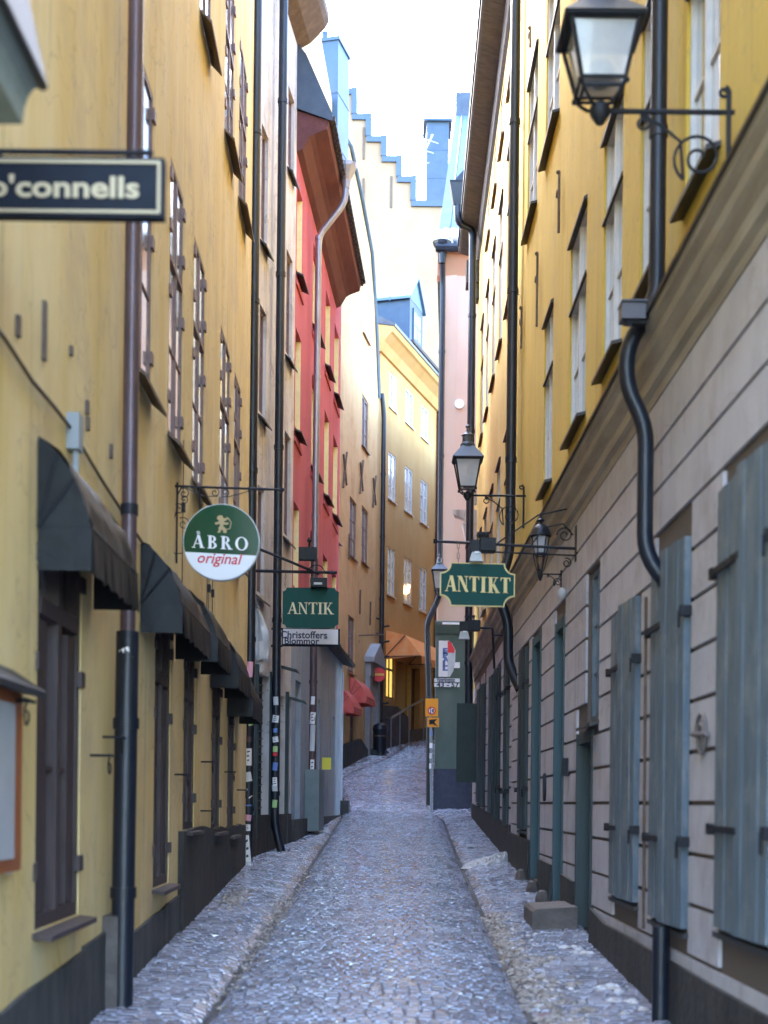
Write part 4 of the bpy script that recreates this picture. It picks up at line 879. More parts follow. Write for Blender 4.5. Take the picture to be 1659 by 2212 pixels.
# house number oval and little ironwork
b = MB(); u = U(fr, 15.9); b.prism(fr, E_(u, 1.95, .07, .16, n=16)[:-1], .022, .05); b.build('letter_plate', M['blk'], H.o)
u, z = fr.px(1530, 1590); b = MB(); b.tube(arc(fr, u, z, .14, .05, 0, 3.2*PI, .04, 24), .012, 6); b.tube([fr.W(u-.2, .05, z), fr.W(u+.2, .05, z+.02)], .015, 6); b.build('wall_anchor', mat('iron_grey_brown', (.16, .14, .14), .6), H.o)
b = MB(); u, z = fr.px(1232, 1672); b.box(fr, u-.1, u+.1, .02, .06, z-.02, z+.02); b.box(fr, u-.015, u+.015, .02, .08, z-.02, z+.16); b.build('foot_scraper', M['blk'], H.o)
# eave
EP = [(0, 14.35), (.06, 14.4), (.10, 14.62), (.42, 14.72), (.47, 14.75), (.47, 14.9), (0, 15.1)]
b = MB(); b.prof(fr, EP, 0, fr.L); b.build('eave', M['wod'], H.o)
b = MB(); b.prof(fr, [(.50, 14.86), (.50, 14.95), (-3, 17.5), (-3, 15.12), (0, 15.12)], 0, fr.L); b.build('roof', M['rfd'], H.o)

# ---- far right ochre house
H = House((1.97, 26.5, gz(26)), 'paler ochre house beyond the middle black downpipe on the right, under a dark eave'); fr = R2; HR2 = H
for a, b_ in ((21.9, 22.9), (24.0, 25.0), (26.0, 27.0), (28.1, 29.1), (30.1, 31.1)):
    for z0, z1, t in ((13.3, 14.25, None), (9.75, 12.3, 11.4), (5.7, 7.7, 7.0)):
        if b_ > 30 and z0 > 13: continue
        window(H, fr, U(fr, a), U(fr, b_), z0-(2.1 if z0 == 9.75 else 0)*0, z1, M['wht'], M['glp'], tr=t, rec=.05, nz=2, sm=M['sil'], sd=.06, sdrop=.05, hood=M['sld'] if t else None, fw=.06)
OPN = []
for k, (a, b_) in enumerate(((20.9, 21.8), (22.9, 23.7), (25.0, 25.8), (27.3, 28.1), (29.4, 30.2))):
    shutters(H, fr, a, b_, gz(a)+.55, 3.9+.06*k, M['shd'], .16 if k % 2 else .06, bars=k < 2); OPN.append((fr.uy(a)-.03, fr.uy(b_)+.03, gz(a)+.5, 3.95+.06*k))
wallmesh(H, fr, 0, fr.L, 4.8, 15.0, M['ochf'])
wallmesh(H, fr, 0, fr.L, 0, 4.8, M['joint'], 'ground_floor_joints')
b = MB(); zs = [1.4+.3*k for k in range(0, 11)]
for i in range(len(zs)-1):
    za, zb = zs[i]+.016, zs[i+1]-.016; us = [(.002, fr.L)]
    for c0, c1 in [(o[0], o[1]) for o in OPN if o[2] < zb and o[3] > za]:
        us = [r for p, q in us for r in ([(p, q)] if (c1 <= p or c0 >= q) else ([(p, c0)] if c0 > p else [])+([(c1, q)] if c1 < q else []))]
    for p, q in us:
        if q-p > .02: b.box(fr, p, q, -.02, .022, za, zb)
b.build('banded_plaster', M['gry'], H.o)
b = MB(); b.prism(fr, [(0.002, 0), (0.002, 1.45), (fr.L, gz(32.6)+.35), (fr.L, 0)], -.05, .05); b.build('plinth', M['pli'], H.o)
b = MB(); b.prof(fr, [(d, z+.12) for d, z in CP], 0.002, fr.L+.05); b.build('cornice', M['corn'], H.o)
e = Fr(fr.W(fr.L, 0, 0)[:2], (fr.W(fr.L, 0, 0)[0]+6, 32.8)); wallmesh(H, e, 0, 6, 0, 15.0, M['ochf'], thick=.3)
b = MB(); b.prof(fr, EP, .002, fr.L+.4); b.box(fr, fr.L-.15, fr.L+.4, .0, .30, 13.85, 14.36); b.box(fr, fr.L-.1, fr.L+.3, .0, .16, 13.5, 13.86); b.build('eave', M['wod'], H.o)
b = MB(); b.prof(fr, [(.50, 14.86), (.50, 14.95), (-3, 17.5), (-3, 15.12), (0, 15.12)], .002, fr.L+.4); rf = b.build('roof', M['rfd'], H.o)
hx, hzz = P(988, 430, 31.2)
dp = downpipe(H, [(hx, 31.2, hzz-.1), (hx+.02, 31.2, hzz-.55), (P(1021, 490, 31.4)[0], 31.4, P(1021, 492, 31.4)[1]), (P(1021, 560, 31.4)[0], 31.4, 13.0), (P(1021, 560, 31.4)[0], 31.4, 5.6), (P(1021, 560, 31.4)[0]+.02, 31.4, 4.0)], .085, M['pip'], 2.6, lab='black downpipe at the far corner')
b = MB(); b.lathe((hx, 31.2, hzz-.15), [(.12, 0), (.15, .1), (.24, .45), (.26, .5)], 4, PI/4); b.add([(hx-.1, 31.1, hzz+.35), (hx+.35, 31.1, hzz+.35), (hx+.35, 31.3, hzz+.95), (hx+.2, 31.3, hzz+.75)], [(0, 1, 2, 3)]); b.build('rainwater_head', M['pip'], dp)
# carved brackets / bits on the far corner
b = MB(); x, z = P(1003, 1118, 32.4); g = front(32.4)
b.prism(g, [(x-.28, z+.18), (x+.4, z+.18), (x+.4, z-.12), (x+.1, z-.12), (x-.02, z-.02), (x-.22, z+.06)], -.3, 0); b.prism(g, [(x-.05, z-.12), (x+.4, z-.12), (x+.4, z-1.0), (x+.12, z-1.0), (x+.05, z-.5)], -.3, -.02)
b.prism(g, [(x+.05, z+.35), (x+.4, z+.35), (x+.4, z+1.4), (x+.2, z+1.3)], -.3, -.02)
b.build('corner_bracket', M['whi'], H.o)
# big dark shutter standing open at the far end
x0, z0 = P(985, 1690, 31); x1, z1 = P(1034, 1520, 31)
b = MB(); g = front(31.0); b.box(g, x0, x1, 0, .06, z0, z1); sh = b.build('shutter', mat('shutter_black_green', (.012, .030, .026), .55, c2=(.02, .04, .036), ns=4), H.o); sh['label'] = 'large black green shutter standing open across the pavement edge'
b = MB()
for k in range(9): xx = x0+(x1-x0)*k/9; b.box(g, xx+.004, xx+(x1-x0)/9-.004, .061, .068, z0+.02, z1-.02)
for z in (z0+.35, z1-.35): b.box(g, x0+.1, x1-.1, .07, .09, z-.03, z+.03)
b.build('board', M['sgk'] if False else mat('shutter_black_green', (.012, .03, .026)), sh)
# ================================================================== signs and lanterns
def lantern(Y, cx, yt, yb, wt, wb, ytop, yarm, wallX, label, name_group=None, scroll=True, round_=False, arm_from=None, lit=False):
    X = lambda x, y: P(x, y, Y)
    xc, zt = X(cx, yt); _, zb = X(cx, yb); _, ztop = X(cx, ytop); _, za = X(cx, yarm)
    rt = wt*S/F*Y/2; rb = wb*S/F*Y/2; r2 = math.sqrt(2)
    o = empty('street_lamp', (wallX, Y, za), label, 'street lamp', name_group)
    n = 6 if round_ else 4; k = 1.0 if round_ else r2; rot = PI/4 if n == 4 else 0
    c = (xc, Y, 0)
    b = MB(); pr = [(rb*k*.86, zb), (rt*k*.84, zt)]; b.lathe(c, pr, n, rot); b.build('glass', M['glsn'], o, smooth=False)
    b = MB()
    for i in range(n):
        a = 2*PI*i/n+rot; b.tube([(xc+rb*k*.93*math.cos(a), Y+rb*k*.93*math.sin(a), zb), (xc+rt*k*.92*math.cos(a), Y+rt*k*.92*math.sin(a), zt)], rt*.065, 6)
    b.smooth = False
    h = (zt-zb)
    for i in range(n):
        a, a2 = 2*PI*i/n+rot, 2*PI*(i+1)/n+rot
        for rr, zz in ((rb*k*.95, zb), (rb*k*.80, zb-h*.12)): b.tube([(xc+rr*math.cos(a), Y+rr*math.sin(a), zz), (xc+rr*math.cos(a2), Y+rr*math.sin(a2), zz)], rt*.05, 5)
        b.tube([(xc+rb*k*.95*math.cos(a), Y+rb*k*.95*math.sin(a), zb), (xc+rb*k*.80*math.cos(a), Y+rb*k*.80*math.sin(a), zb-h*.12)], rt*.04, 5)
    b.lathe(c, [(rt*k*.98, zt-h*.05), (rt*k*1.06, zt-h*.02), (rt*k*1.06, zt+h*.02)], n, rot)
    b.build('frame', M['blk'], o, smooth=False)
    hr = ztop-zt; b = MB()
    if round_: b.lathe(c, [(rt*1.15, zt+.002), (rt*1.05, zt+hr*.08), (rt*.95, zt+hr*.25), (rt*.6, zt+hr*.45), (rt*.2, zt+hr*.52), (rt*.14, zt+hr*.60), (rt*.4, zt+hr*.66), (rt*.4, zt+hr*.70), (rt*.12, zt+hr*.76), (rt*.1, ztop)], 14)
    else:
        b.lathe(c, [(rt*k*1.12, zt+h*.022), (rt*k*1.08, zt+h*.05), (rt*k*.42, zt+hr*.38)], 4, rot)
        b.lathe(c, [(rt*.52, zt+hr*.36), (rt*.55, zt+hr*.42), (rt*.40, zt+hr*.50), (rt*.40, zt+hr*.66), (rt*.48, zt+hr*.68), (rt*.30, zt+hr*.74), (rt*.12, zt+hr*.80), (rt*.10, zt+hr*.88), (rt*.2, zt+hr*.93), (rt*.03, ztop)], 12)
    b.build('roof', M['pip'] if round_ else mat('lantern_roof', (.09, .105, .125), .35, .5), o, smooth=round_)
    b = MB(); b.lathe((xc, Y, zb-h*.03), [(rb*.25, h*.02), (rb*.62, h*.08), (rb*.70, h*.22), (rb*.58, h*.38), (rb*.30, h*.48), (rb*.05, h*.51)], 12); b.build('globe', M['globe'], o, smooth=True)
    # crown of curved stays under the body down to the arm
    b = MB()
    for i in range(n):
        a = 2*PI*i/n+rot; pt = []
        for t in (0, .25, .5, .75, 1): r = rb*k*.95*(1-t)**.6+.012; pt.append((xc+r*math.cos(a), Y+r*math.sin(a), zb-h*.03-(zb-h*.03-za)*t))
        b.tube(pt, rt*.05, 6)
        e = (xc+rb*k*math.cos(a), Y+rb*k*math.sin(a), zb-h*.08); b.ball(e, rt*.07, 5)
    b.lathe((xc, Y, za-.02), [(rt*.1, -.05), (rt*.28, 0), (rt*.28, .04), (rt*.12, .07)], 10)
    b.build('cradle', M['blk'], o)
    b = MB(); s_ = 1 if wallX > xc else -1; R = abs(wallX-xc)
    b.tube([(xc, Y, za), (wallX, Y, za)], rt*.075, 8); g = front(Y)
    vb = za-R*.55; b.tube([(wallX-s_*.03, Y, za+R*.16), (wallX-s_*.03, Y, vb)], rt*.075, 8)
    if scroll:
        cx_ = wallX-s_*R*.26; cz_ = za-R*.34
        sp_ = arc(g, cx_, cz_, R*.03, R*.20, 0, 3.3*PI, 0, 34); b.tube(sp_, rt*.045, 6)
        b.tube([sp_[-1], (wallX-s_*R*.40, Y, za-R*.22), (wallX-s_*R*.55, Y, za-R*.10), (xc+s_*R*.30, Y, za-R*.03)], rt*.045, 6)
        b.tube(arc(g, xc+s_*R*.32, za-R*.085, R*.02, R*.065, 0, 2.6*PI, 0, 18), rt*.04, 6)
        b.tube(arc(g, wallX-s_*R*.08, za+R*.15, R*.015, R*.045, 0, 2.4*PI, 0, 14), rt*.05, 6)
    b.build('bracket', M['blk'], o)
    return o
lantern(7.35, 1298, 70, 188, 158, 100, -90, 240, 1.80, 'large four sided street lantern on a scrolled wall bracket, nearest and highest on the right')
lantern(18.8, 1010, 994, 1054, 60, 36, 916, 1070, 1.86, 'middle four sided street lantern with frosted globe, above the green ANTIKT sign')
lantern(34.3, 949, 1233, 1272, 32, 20, 1196, 1288, 1.28, 'small pale roofed lantern at the pink house corner, half hidden by the ANTIKT sign')
# small hexagonal lantern on an s bracket
lantern(14.6, 1168, 1158, 1196, 42, 28, 1108, 1240, 1.85, 'small round topped lantern fixed to the grey banded wall, just right of the ANTIKT sign', round_=True)

def board(g, pts, th, m, parent, name='board'):
    b = MB(); b.prism(g, pts, -th, 0); return b.build(name, m, parent)
def chain(b, x, Y, z0, z1):
    n = max(3, int(abs(z1-z0)/.045))
    for i in range(n):
        za = z0+(z1-z0)*i/n; zb = z0+(z1-z0)*(i+1)/n; w_ = .010
        if i % 2: b.tube([(x-w_, Y, za), (x-w_, Y, zb), (x+w_, Y, zb), (x+w_, Y, za), (x-w_, Y, za)], .0035, 5)
        else: b.tube([(x, Y-w_, za), (x, Y-w_, zb), (x, Y+w_, zb), (x, Y+w_, za), (x, Y-w_, za)], .0035, 5)
def concave(x0, x1, z0, z1, r, n=8):
    pts = []
    for cx, cz, a0 in ((x0, z0, PI/2), (x1, z0, PI), (x1, z1, -PI/2), (x0, z1, 0)):
        for i in range(n+1): a = a0-PI/2*i/n if False else a0-(PI/2)*i/n; pts.append((cx+r*math.cos(a), cz+r*math.sin(a)))
    return pts
# --- ANTIKT
Y = 13.5; g = front(Y); x0, z1 = P(951, 1214, Y); x1, _ = P(1113, 1214, Y); _, z0 = P(1030, 1309, Y); sl = -.012
o = empty('hanging_sign', (1.84, Y, P(945, 1168, Y)[1]), 'green sign with notched corners and gold letters ANTIKT, on chains at right', 'shop sign')
r = .10; rp = lambda q: [(x, z+sl*(x-x0)) for x, z in q]
def notch(x0, x1, z0, z1, r, n=7):
    P_ = []
    for cx, cz, s_ in ((x0, z0, (1, 1)), (x1, z0, (-1, 1)), (x1, z1, (-1, -1)), (x0, z1, (1, -1))):
        A = [(cx+s_[0]*r*math.sin(PI/2*i/n), cz+s_[1]*r*math.cos(PI/2*i/n)) for i in range(n+1)]
        if s_[0]*s_[1] < 0: A = A[::-1]
        P_ += A
    return P_
board(g, rp(notch(x0, x1, z0, z1, r)), .035, M['gold'], o, 'rim'); board(g, rp(notch(x0+.011, x1-.011, z0+.011, z1-.011, r)), -.004, M['sgn'], o)
b = MB(); b.prism(g, rp(notch(x0+.011, x1-.011, z0+.011, z1-.011, r)), 0, .006); b.build('face', M['sgn'], o)
xa, za = P(962, 1278, Y); xb, zb = P(1103, 1243, Y); serif('ANTIKT', g, xa, xb, P(962, 1277, Y)[1], P(962, 1243, Y)[1], .008, M['gold'], o, k=.24, sp=.07, slope=-.03)
b = MB(); xl, zl = P(943, 1168, Y); xr, zr = 1.84, P(1247, 1184, Y)[1]; b.tube([(xl, Y+.03, zl), (xr, Y+.03, zr)], .014, 8); b.tube([(xl-.01, Y+.03, zl-.02), (xl-.01, Y+.03, zl+.02)], .02, 8)
b.tube([(P(1040, 1190, Y)[0], Y+.03, P(1040, 1190, Y)[1]), (xr, Y+.03, P(1247, 1199, Y)[1])], .009, 6)
b.tube([(P(1075, 1172, Y)[0], Y+.03, P(1075, 1172, Y)[1]), (P(1165, 1108, Y)[0], Y+.1, P(1165, 1108, Y)[1]), (1.84, Y+.3, P(1165, 1108, Y)[1]+.12)], .008, 6)
b.box(Fr((1.85, Y-.03), (1.85, Y+.09), True), 0, .10, 0, .03, P(1245, 1212, Y)[1], P(1245, 1135, Y)[1])
g2 = front(Y+.03); b.tube(arc(g2, 1.72, zr+.13, .02, .08, 0, 3*PI, 0, 20), .007, 6); b.tube([(1.80, Y+.03, zr+.13), (1.70, Y+.03, zr+.24), (1.52, Y+.03, zr+.2), (1.38, Y+.03, zr+.01)], .007, 6); b.tube(arc(g2, 1.74, zr-.14, .015, .05, 0, 2.6*PI, 0, 16), .006, 6)
b.build('bracket', M['blk'], o)
b = MB(); chain(b, P(990, 1215, Y)[0], Y+.015, P(990, 1217, Y)[1], P(990, 1172, Y)[1]); chain(b, P(1087, 1215, Y)[0], Y+.015, P(1087, 1218, Y)[1], P(1087, 1178, Y)[1]); b.build('chain', M['sil'], o)
def flood(cx, cy, Y, w_, label, lamp=(0, 0)):
    x, z = P(cx, cy, Y); o = empty('floodlight', (x, Y, z), label, 'floodlight'); g = front(Y+.02)
    b = MB(); b.box(g, x-w_*.1, x+w_*.9, -.10, .10, z-w_*.45, z+w_*.35); b.box(g, x-w_*.7, x-.02, -.06, .06, z-w_*.5, z+w_*.25)
    for k in range(5): b.box(g, x-w_*.25+k*w_*.16, x-w_*.19+k*w_*.16, -.09, .12, z+w_*.36, z+w_*.62)
    b.box(g, x-w_*.3, x+w_*.5, -.06, .09, z+w_*.62, z+w_*.72); b.build('housing', M['blk'], o)
    b = MB(); b.prism(g, [(x-w_*.62, z-w_*.52), (x-w_*.05, z-w_*.52), (x+w_*.10, z-w_*1.1), (x-w_*.75, z-w_*1.1)], -.08, .05); b.build('reflector', M['frost'], o)
    b = MB(); b.box(g, x-w_*.45, x-w_*.15, .062, .07, z-w_*.6, z-w_*.5); b.build('tube_end', M['wpt'], o)
    return o
flood(1040, 1176, 13.45, .15, 'black floodlight sitting on the bar above the ANTIKT sign')
flood(1012, 1350, 22, .20, 'small black floodlight below the ANTIKT sign, on a thin wall arm')
Y = 22; b = MB(); b.tube([P3(1000, 1356, Y), P3(1064, 1357, Y)], .018, 6); b.tube([P3(1064, 1357, Y), P3(1068, 1445, Y)], .02, 6); b.tube([P3(1064, 1372, Y), (1.86, Y, P3(1064, 1372, Y)[2])], .018, 6)
b.build('wall_arm', M['blk'], HR2.o)
# --- round sign
Y = 12.1; g = front(Y); cx, cz = P(478, 1171, Y); R = 83*S/F*Y; wx = L1.W(L1.uy(Y), 0, 0)[0]
o = empty('round_sign', (wx, Y, P(380, 1048, Y)[1]), 'round green and white sign reading ÅBRO original, on a scrolled iron bracket', 'shop sign')
b = MB(); b.prism(g, E_(cx, cz, R, R, n=56)[:-1], -.07, 0); b.build('rim', M['cnv'], o)
zc = P(478, 1197, Y)[1]; tl = -.043
a0 = math.asin((zc-cz)/R)
up = [(cx+R*.975*math.cos(a), cz+R*.975*math.sin(a)) for a in [a0+tl+(PI-2*a0)*i/40 for i in range(41)]]
dn = [(cx+R*.975*math.cos(a), cz+R*.975*math.sin(a)) for a in [a0+tl-(PI+2*a0)*i/40 for i in range(41)]]
b = MB(); b.prism(g, up, 0, .006); b.build('upper_face', M['sgg'], o); b = MB(); b.prism(g, dn, .0, .005); b.build('lower_face', M['wpt'], o)
serif('ÅBRO', g, P(416, 1185, Y)[0], P(537, 1185, Y)[0], P(416, 1183, Y)[1], P(416, 1155, Y)[1], .010, M['wpt'], o, k=.20, sp=.22, slope=-.045)
btext('original', g, P(427, 1210, Y)[0], P(524, 1210, Y)[0], P(427, 1208, Y)[1], (1222-1190)*S/F*Y*.95, .008, M['rpt'], o, bold=.012, shear=.28, slope=-.035)
LN = [(.30, 0), (.42, .03), (.40, .10), (.50, .22), (.56, .12), (.62, .02), (.76, .02), (.74, .10), (.68, .13), (.70, .30), (.60, .42), (.66, .52), (.84, .46), (.94, .52), (.88, .60), (.70, .62), (.68, .70), (.80, .78), (.78, .92), (.62, 1.0), (.46, .96), (.42, .84), (.28, .82), (.20, .90), (.12, .84), (.24, .70), (.38, .66), (.30, .58), (.12, .60), (.06, .52), (.22, .46), (.40, .48), (.42, .38), (.28, .28), (.22, .16), (.18, .04)]
lx0, lz1 = P(462, 1113, Y); lx1, lz0 = P(497, 1152, Y)
b = MB(); bm_ = [(lx0+(1-u)*(lx1-lx0), lz0+v*(lz1-lz0)) for u, v in LN]; b.prism(g, bm_, .006, .010)
b.tube([g.W(lx0+.75*(lx1-lx0), .010, lz0+.2*(lz1-lz0)), g.W(lx1, .010, lz0+.25*(lz1-lz0)), g.W(lx1+.01, .010, lz0+.6*(lz1-lz0)), g.W(lx1-.02, .010, lz0+.85*(lz1-lz0))], .006, 5); b.build('lion_emblem', M['lion'], o)
b = MB(); pa, pb = P(370, 1048, Y), P(606, 1056, Y); Yb = Y+.035; b.tube([(wx, Yb, pa[1]), (pb[0], Yb, pb[1])], .011, 8); b.ball((pb[0]+.012, Yb, pb[1]), .020, 8)
g2 = front(Yb); b.tube([(wx+.02, Yb, pa[1]+.03), (wx+.02, Yb, P(370, 1215, Y)[1])], .010, 6)
for (px_, py_, r_, dr) in ((396, 1064, .05, 1), (396, 1076, .04, -1), (395, 1130, .06, 1), (463, 1062, .045, 1), (485, 1062, .04, -1), (385, 1098, .05, 1)):
    x, z = P(px_, py_, Y); b.tube(arc(g2, x, z, .008, r_, 0, 2.7*PI*dr, 0, 22), .0045, 5)
b.tube([P3(400, 1052, Yb), P3(418, 1062, Yb), P3(440, 1072, Yb), P3(470, 1072, Yb)], .0045, 5); b.tube([P3(490, 1074, Yb), P3(520, 1066, Yb), P3(556, 1055, Yb)], .0045, 5)
b.tube([P3(374, 1125, Yb), P3(384, 1095, Yb), P3(382, 1072, Yb), P3(392, 1053, Yb)], .006, 5); b.tube([P3(372, 1185, Yb), P3(378, 1196, Yb), P3(395, 1195, Yb)], .005, 5)
for px_ in (430, 538): b.tube([P3(px_, 1052, Yb), P3(px_+2, 1104, Yb)], .008, 6)
b.build('bracket', M['blk'], o)
# --- ANTIK
Y = 20.5; g = front(Y); wx = -1.96
o = empty('hanging_sign', (wx, Y, P(560, 1232, Y)[1]), 'dark green sign with pale gold letters ANTIK, hanging below a stayed bar at left', 'shop sign')
x0, z1 = P(611, 1269, Y); x1, z0 = P(731, 1357, Y); b = MB(); b.prism(g, notch(x0, x1, z0, z1, .055, 4), -.04, 0); b.build('board', M['sgn'], o)
serif('ANTIK', g, P(622, 1326, Y)[0], P(721, 1326, Y)[0], P(622, 1326, Y)[1], P(622, 1301, Y)[1], .003, M['golp'], o, k=.17, sp=.04)
b = MB(); b.tube([(wx, Y+.05, P(548, 1232, Y)[1]), P3(728, 1237, Y+.05)], .024, 6); b.tube([(wx, Y+.05, P(565, 1180, Y)[1]), P3(600, 1202, Y+.05), P3(690, 1240, Y+.05)], .022, 6); b.build('bracket', M['blk'], o)
b = MB(); chain(b, P(630, 1, Y)[0], Y+.03, P(630, 1270, Y)[1], P(630, 1236, Y)[1]); chain(b, P(712, 1, Y)[0], Y+.03, P(712, 1270, Y)[1], P(712, 1238, Y)[1]); b.build('chain', M['sil'], o)
x, z = P(665, 1197, Y-.1); o2 = empty('floodlight', (x, Y-.1, z), 'black box floodlight above the dark green ANTIK sign', 'floodlight'); gg = front(Y-.1)
b = MB(); b.box(gg, x-.13, x+.13, -.08, .08, z-.09, z+.09); b.tube([(x+.02, Y-.1, z+.08), (x+.02, Y-.1, z+.24)], .02, 6); b.ball((x+.02, Y-.1, z+.2), .035, 6); b.build('housing', M['blk'], o2)
x2, z2 = P(689, 1262, Y-.1); b = MB(); b.box(gg, x2-.12, x2+.12, -.08, .1, z2-.05, z2+.08); b.tube(arc(gg, x2-.04, z2+.16, .12, .12, 0, PI, 0, 12), .008, 6); b.build('lamp_head', M['blk'], o2)
b = MB(); b.box(gg, x2-.07, x2+.05, .101, .106, z2-.02, z2+.01); b.build('diffuser', M['frost'], o2)
# --- florist sign
Y = 22; g = front(Y); x0, z1 = P(609, 1357, Y); x1, z0 = P(734, 1397, Y)
o = empty('shop_sign', (-1.8, Y, z0), 'white framed sign reading Christoffers Blommor, directly under the green ANTIK sign', 'shop sign')
b = MB(); b.box(g, x0, x1, -.05, 0, z0, z1); b.build('frame', M['sgk'], o)
b = MB(); b.box(g, x0+.02, x1-.03, 0, .006, z0+.035, z1-.01); b.build('panel', M['wpt'], o)
btext('Christoffers', g, P(621, 1, Y)[0], P(722, 1, Y)[0], P(621, 1371, Y)[1], 16*S/F*Y, .009, M['bpt'], o, bold=.018)
btext('Blommor', g, P(630, 1, Y)[0], P(705, 1, Y)[0], P(621, 1384.5, Y)[1], 14.5*S/F*Y, .010, M['bpt'], o, bold=.018)
b = MB()
for y in (1358, 1395): b.tube([(-1.8, Y+.02, P(600, y, Y)[1]), (x0+.01, Y+.02, P(600, y, Y)[1])], .02, 6)
b.tube([P3(601, 1357, Y+.02), P3(597, 1376, Y+.02), P3(602, 1396, Y+.02)], .01, 6); b.build('bracket', M['blk'], o)
# --- wall lamp below it
Y = 31; x, z = P(700, 1418, Y); o = empty('wall_lamp', (x, Y, z), 'small dark wall lantern under the Christoffers Blommor sign', 'wall lamp')
b = MB(); b.lathe((x, Y, z-.25), [(.02, 0), (.08, .08), (.13, .35), (.16, .36), (.05, .5)], 6); b.build('lantern', M['blk'], o); b = MB(); b.tube([(x, Y, z+.2), (x-.4, Y, z+.28)], .02, 6); b.build('arm', M['blk'], o)
# --- folded cloth awning between the pipes
Y = 20.95; g = front(Y); pts = [P(a, c, Y) for a, c in ((554, 1310), (558, 1318), (567, 1336), (580, 1366), (579, 1395), (577, 1424), (562, 1430), (547, 1429), (547, 1380), (551, 1340))]
o = empty('folded_awning', (pts[0][0], Y, pts[0][1]), 'folded whitish cloth awning hanging between the two black downpipes', 'awning')
b = MB(); n = 9; vs = []
for j in range(n+1):
    t = j/n; y = 1312+116*t; xl = 553-6*min(1, t*1.6); xr_ = 556+24*min(1, t*2.0)
    for i in range(7):
        s_ = i/6; x, z = P(xl+(xr_-xl)*s_, y+3*math.sin(s_*7), Y); vs.append((x, Y-.05-.05*math.sin(s_*9+t*3)+.03*math.cos(t*11+s_*4), z))
b.add(vs, [(7*j+i, 7*j+i+1, 7*j+8+i, 7*j+7+i) for j in range(n) for i in range(6)]); b.smooth = True; cl = b.build('cloth', M['cnv'], o, fix=False)
md = cl.modifiers.new('s', 'SOLIDIFY'); md.thickness = .03
b = MB(); b.box(front(Y+.04), P(556, 1, Y)[0], P(584, 1, Y)[0], -.03, .02, P(1, 1446, Y)[1], P(1, 1400, Y)[1]); b.build('lower_panel', M['whi'], o)
# --- pub sign, nearest left
Y = 5.5; g = front(Y); wx = L1.W(L1.uy(Y), 0, 0)[0]; xr_, z1 = P(355, 341, Y); _, z0 = P(355, 470, Y); x0 = wx+.05
o = empty('pub_sign', (wx, Y, z0), "black board with gold border and lettering o'connells, projecting at the left edge", 'pub sign')
b = MB(); b.box(g, x0, xr_, -.05, 0, z0, z1); b.build('board', M['sgk'], o)
b = MB()
for k, (q, t) in enumerate(((.014, .012),)):
    b.box(g, x0+q, xr_-q, 0, .006, z1-q-t, z1-q); b.box(g, x0+q, xr_-q, 0, .006, z0+q, z0+q+t); b.box(g, xr_-q-t, xr_-q, 0, .006, z0+q+t, z1-q-t); b.box(g, x0+q, x0+q+t, 0, .006, z0+q+t, z1-q-t)
b.build('border', M['beig'], o)
btext("o'connells", g, P(-22, 1, Y)[0], P(306, 1, Y)[0], P(1, 402, Y)[1], 50*S/F*Y, .006, M['beig'], o, bold=.028)
b = MB(); b.tube([(wx, Y+.025, z1+.03), (xr_-.05, Y+.025, z1+.03)], .012, 8)
for x in (x0+.15, xr_-.15): b.tube([(x, Y+.025, z1-.01), (x, Y+.025, z1+.03)], .008, 6)
b.build('bracket', M['blk'], o)
# --- moulded canopy at top left
Y = 4.6; g = front(Y); q = [P(a, c, Y) for a, c in ((-300, -180), (40, -180), (45, -10), (93, 178), (84, 182), (70, 186), (58, 202), (50, 225), (45, 262), (-300, 262))]
o = empty('canopy', (-1.72, Y, q[-1][1]), 'grey green moulded canopy with a dark metal edge, high at the upper left edge', 'canopy')
b = MB(); b.prism(g, q, -.02, .9); b.build('moulding', M['gyg'], o)
b = MB(); a = [P(u, c, Y) for u, c in ((40, -182), (52, -182), (58, -12), (99, 178), (92, 187), (80, 184), (84, 176), (44, -8))]; b.prism(g, a, -.03, .92); b.build('metal_edge', M['sld'], o)
# --- menu case at the left edge
fr = L1; ua, ub = U(fr, 5.7), U(fr, 6.52); o = empty('menu_case', fr.W(ub, 0, 1.4), 'orange brown menu case with a small black roof, on the yellow wall at left', 'menu case')
b = MB(); b.box(fr, ua, ub, 0, .07, 1.42, 2.24); b.build('case', M['orw'], o)
b = MB(); b.box(fr, ua+.06, ub-.16, .071, .078, 1.48, 2.18); b.build('menu_sheet', M['frost'], o)
b = MB(); b.prof(fr, [(0, 2.36), (0, 2.26), (.16, 2.22), (.17, 2.25)], ua-.05, ub+.08); b.build('roof', M['sld'], o)
b = MB(); b.box(fr, ub, ub+.08, 0, .012, 1.40, 2.24); b.build('backboard', M['cnv'], o)
# --- cctv box on near right pipe
fr = R1; c = fr.W(U(fr, 8.98), .2, 0); x, z = P(1366, 680, 8.9); o = empty('camera_box', (x, 8.95, z), 'small grey box camera beside the near right downpipe', 'security camera')
g = front(8.9); b = MB(); b.box(g, x-.075, x+.075, -.08, .06, z-.04, z+.06); b.box(g, x-.08, x+.085, -.1, .08, z+.062, z+.072); b.build('housing', mat('metal_mauve_grey', (.10, .10, .125), .4), o)
b = MB(); b.tube([(x-.03, 8.9, z-.05), (x-.03, 8.84, z-.075)], .022, 8); b.build('lens', M['blk'], o); b = MB(); b.box(g, x+.075, x+.16, -.04, .0, z-.02, z+.02); b.box(g, x-.05, x+.09, -.04, .02, z-.06, z-.041); b.build('mount', M['blk'], o)

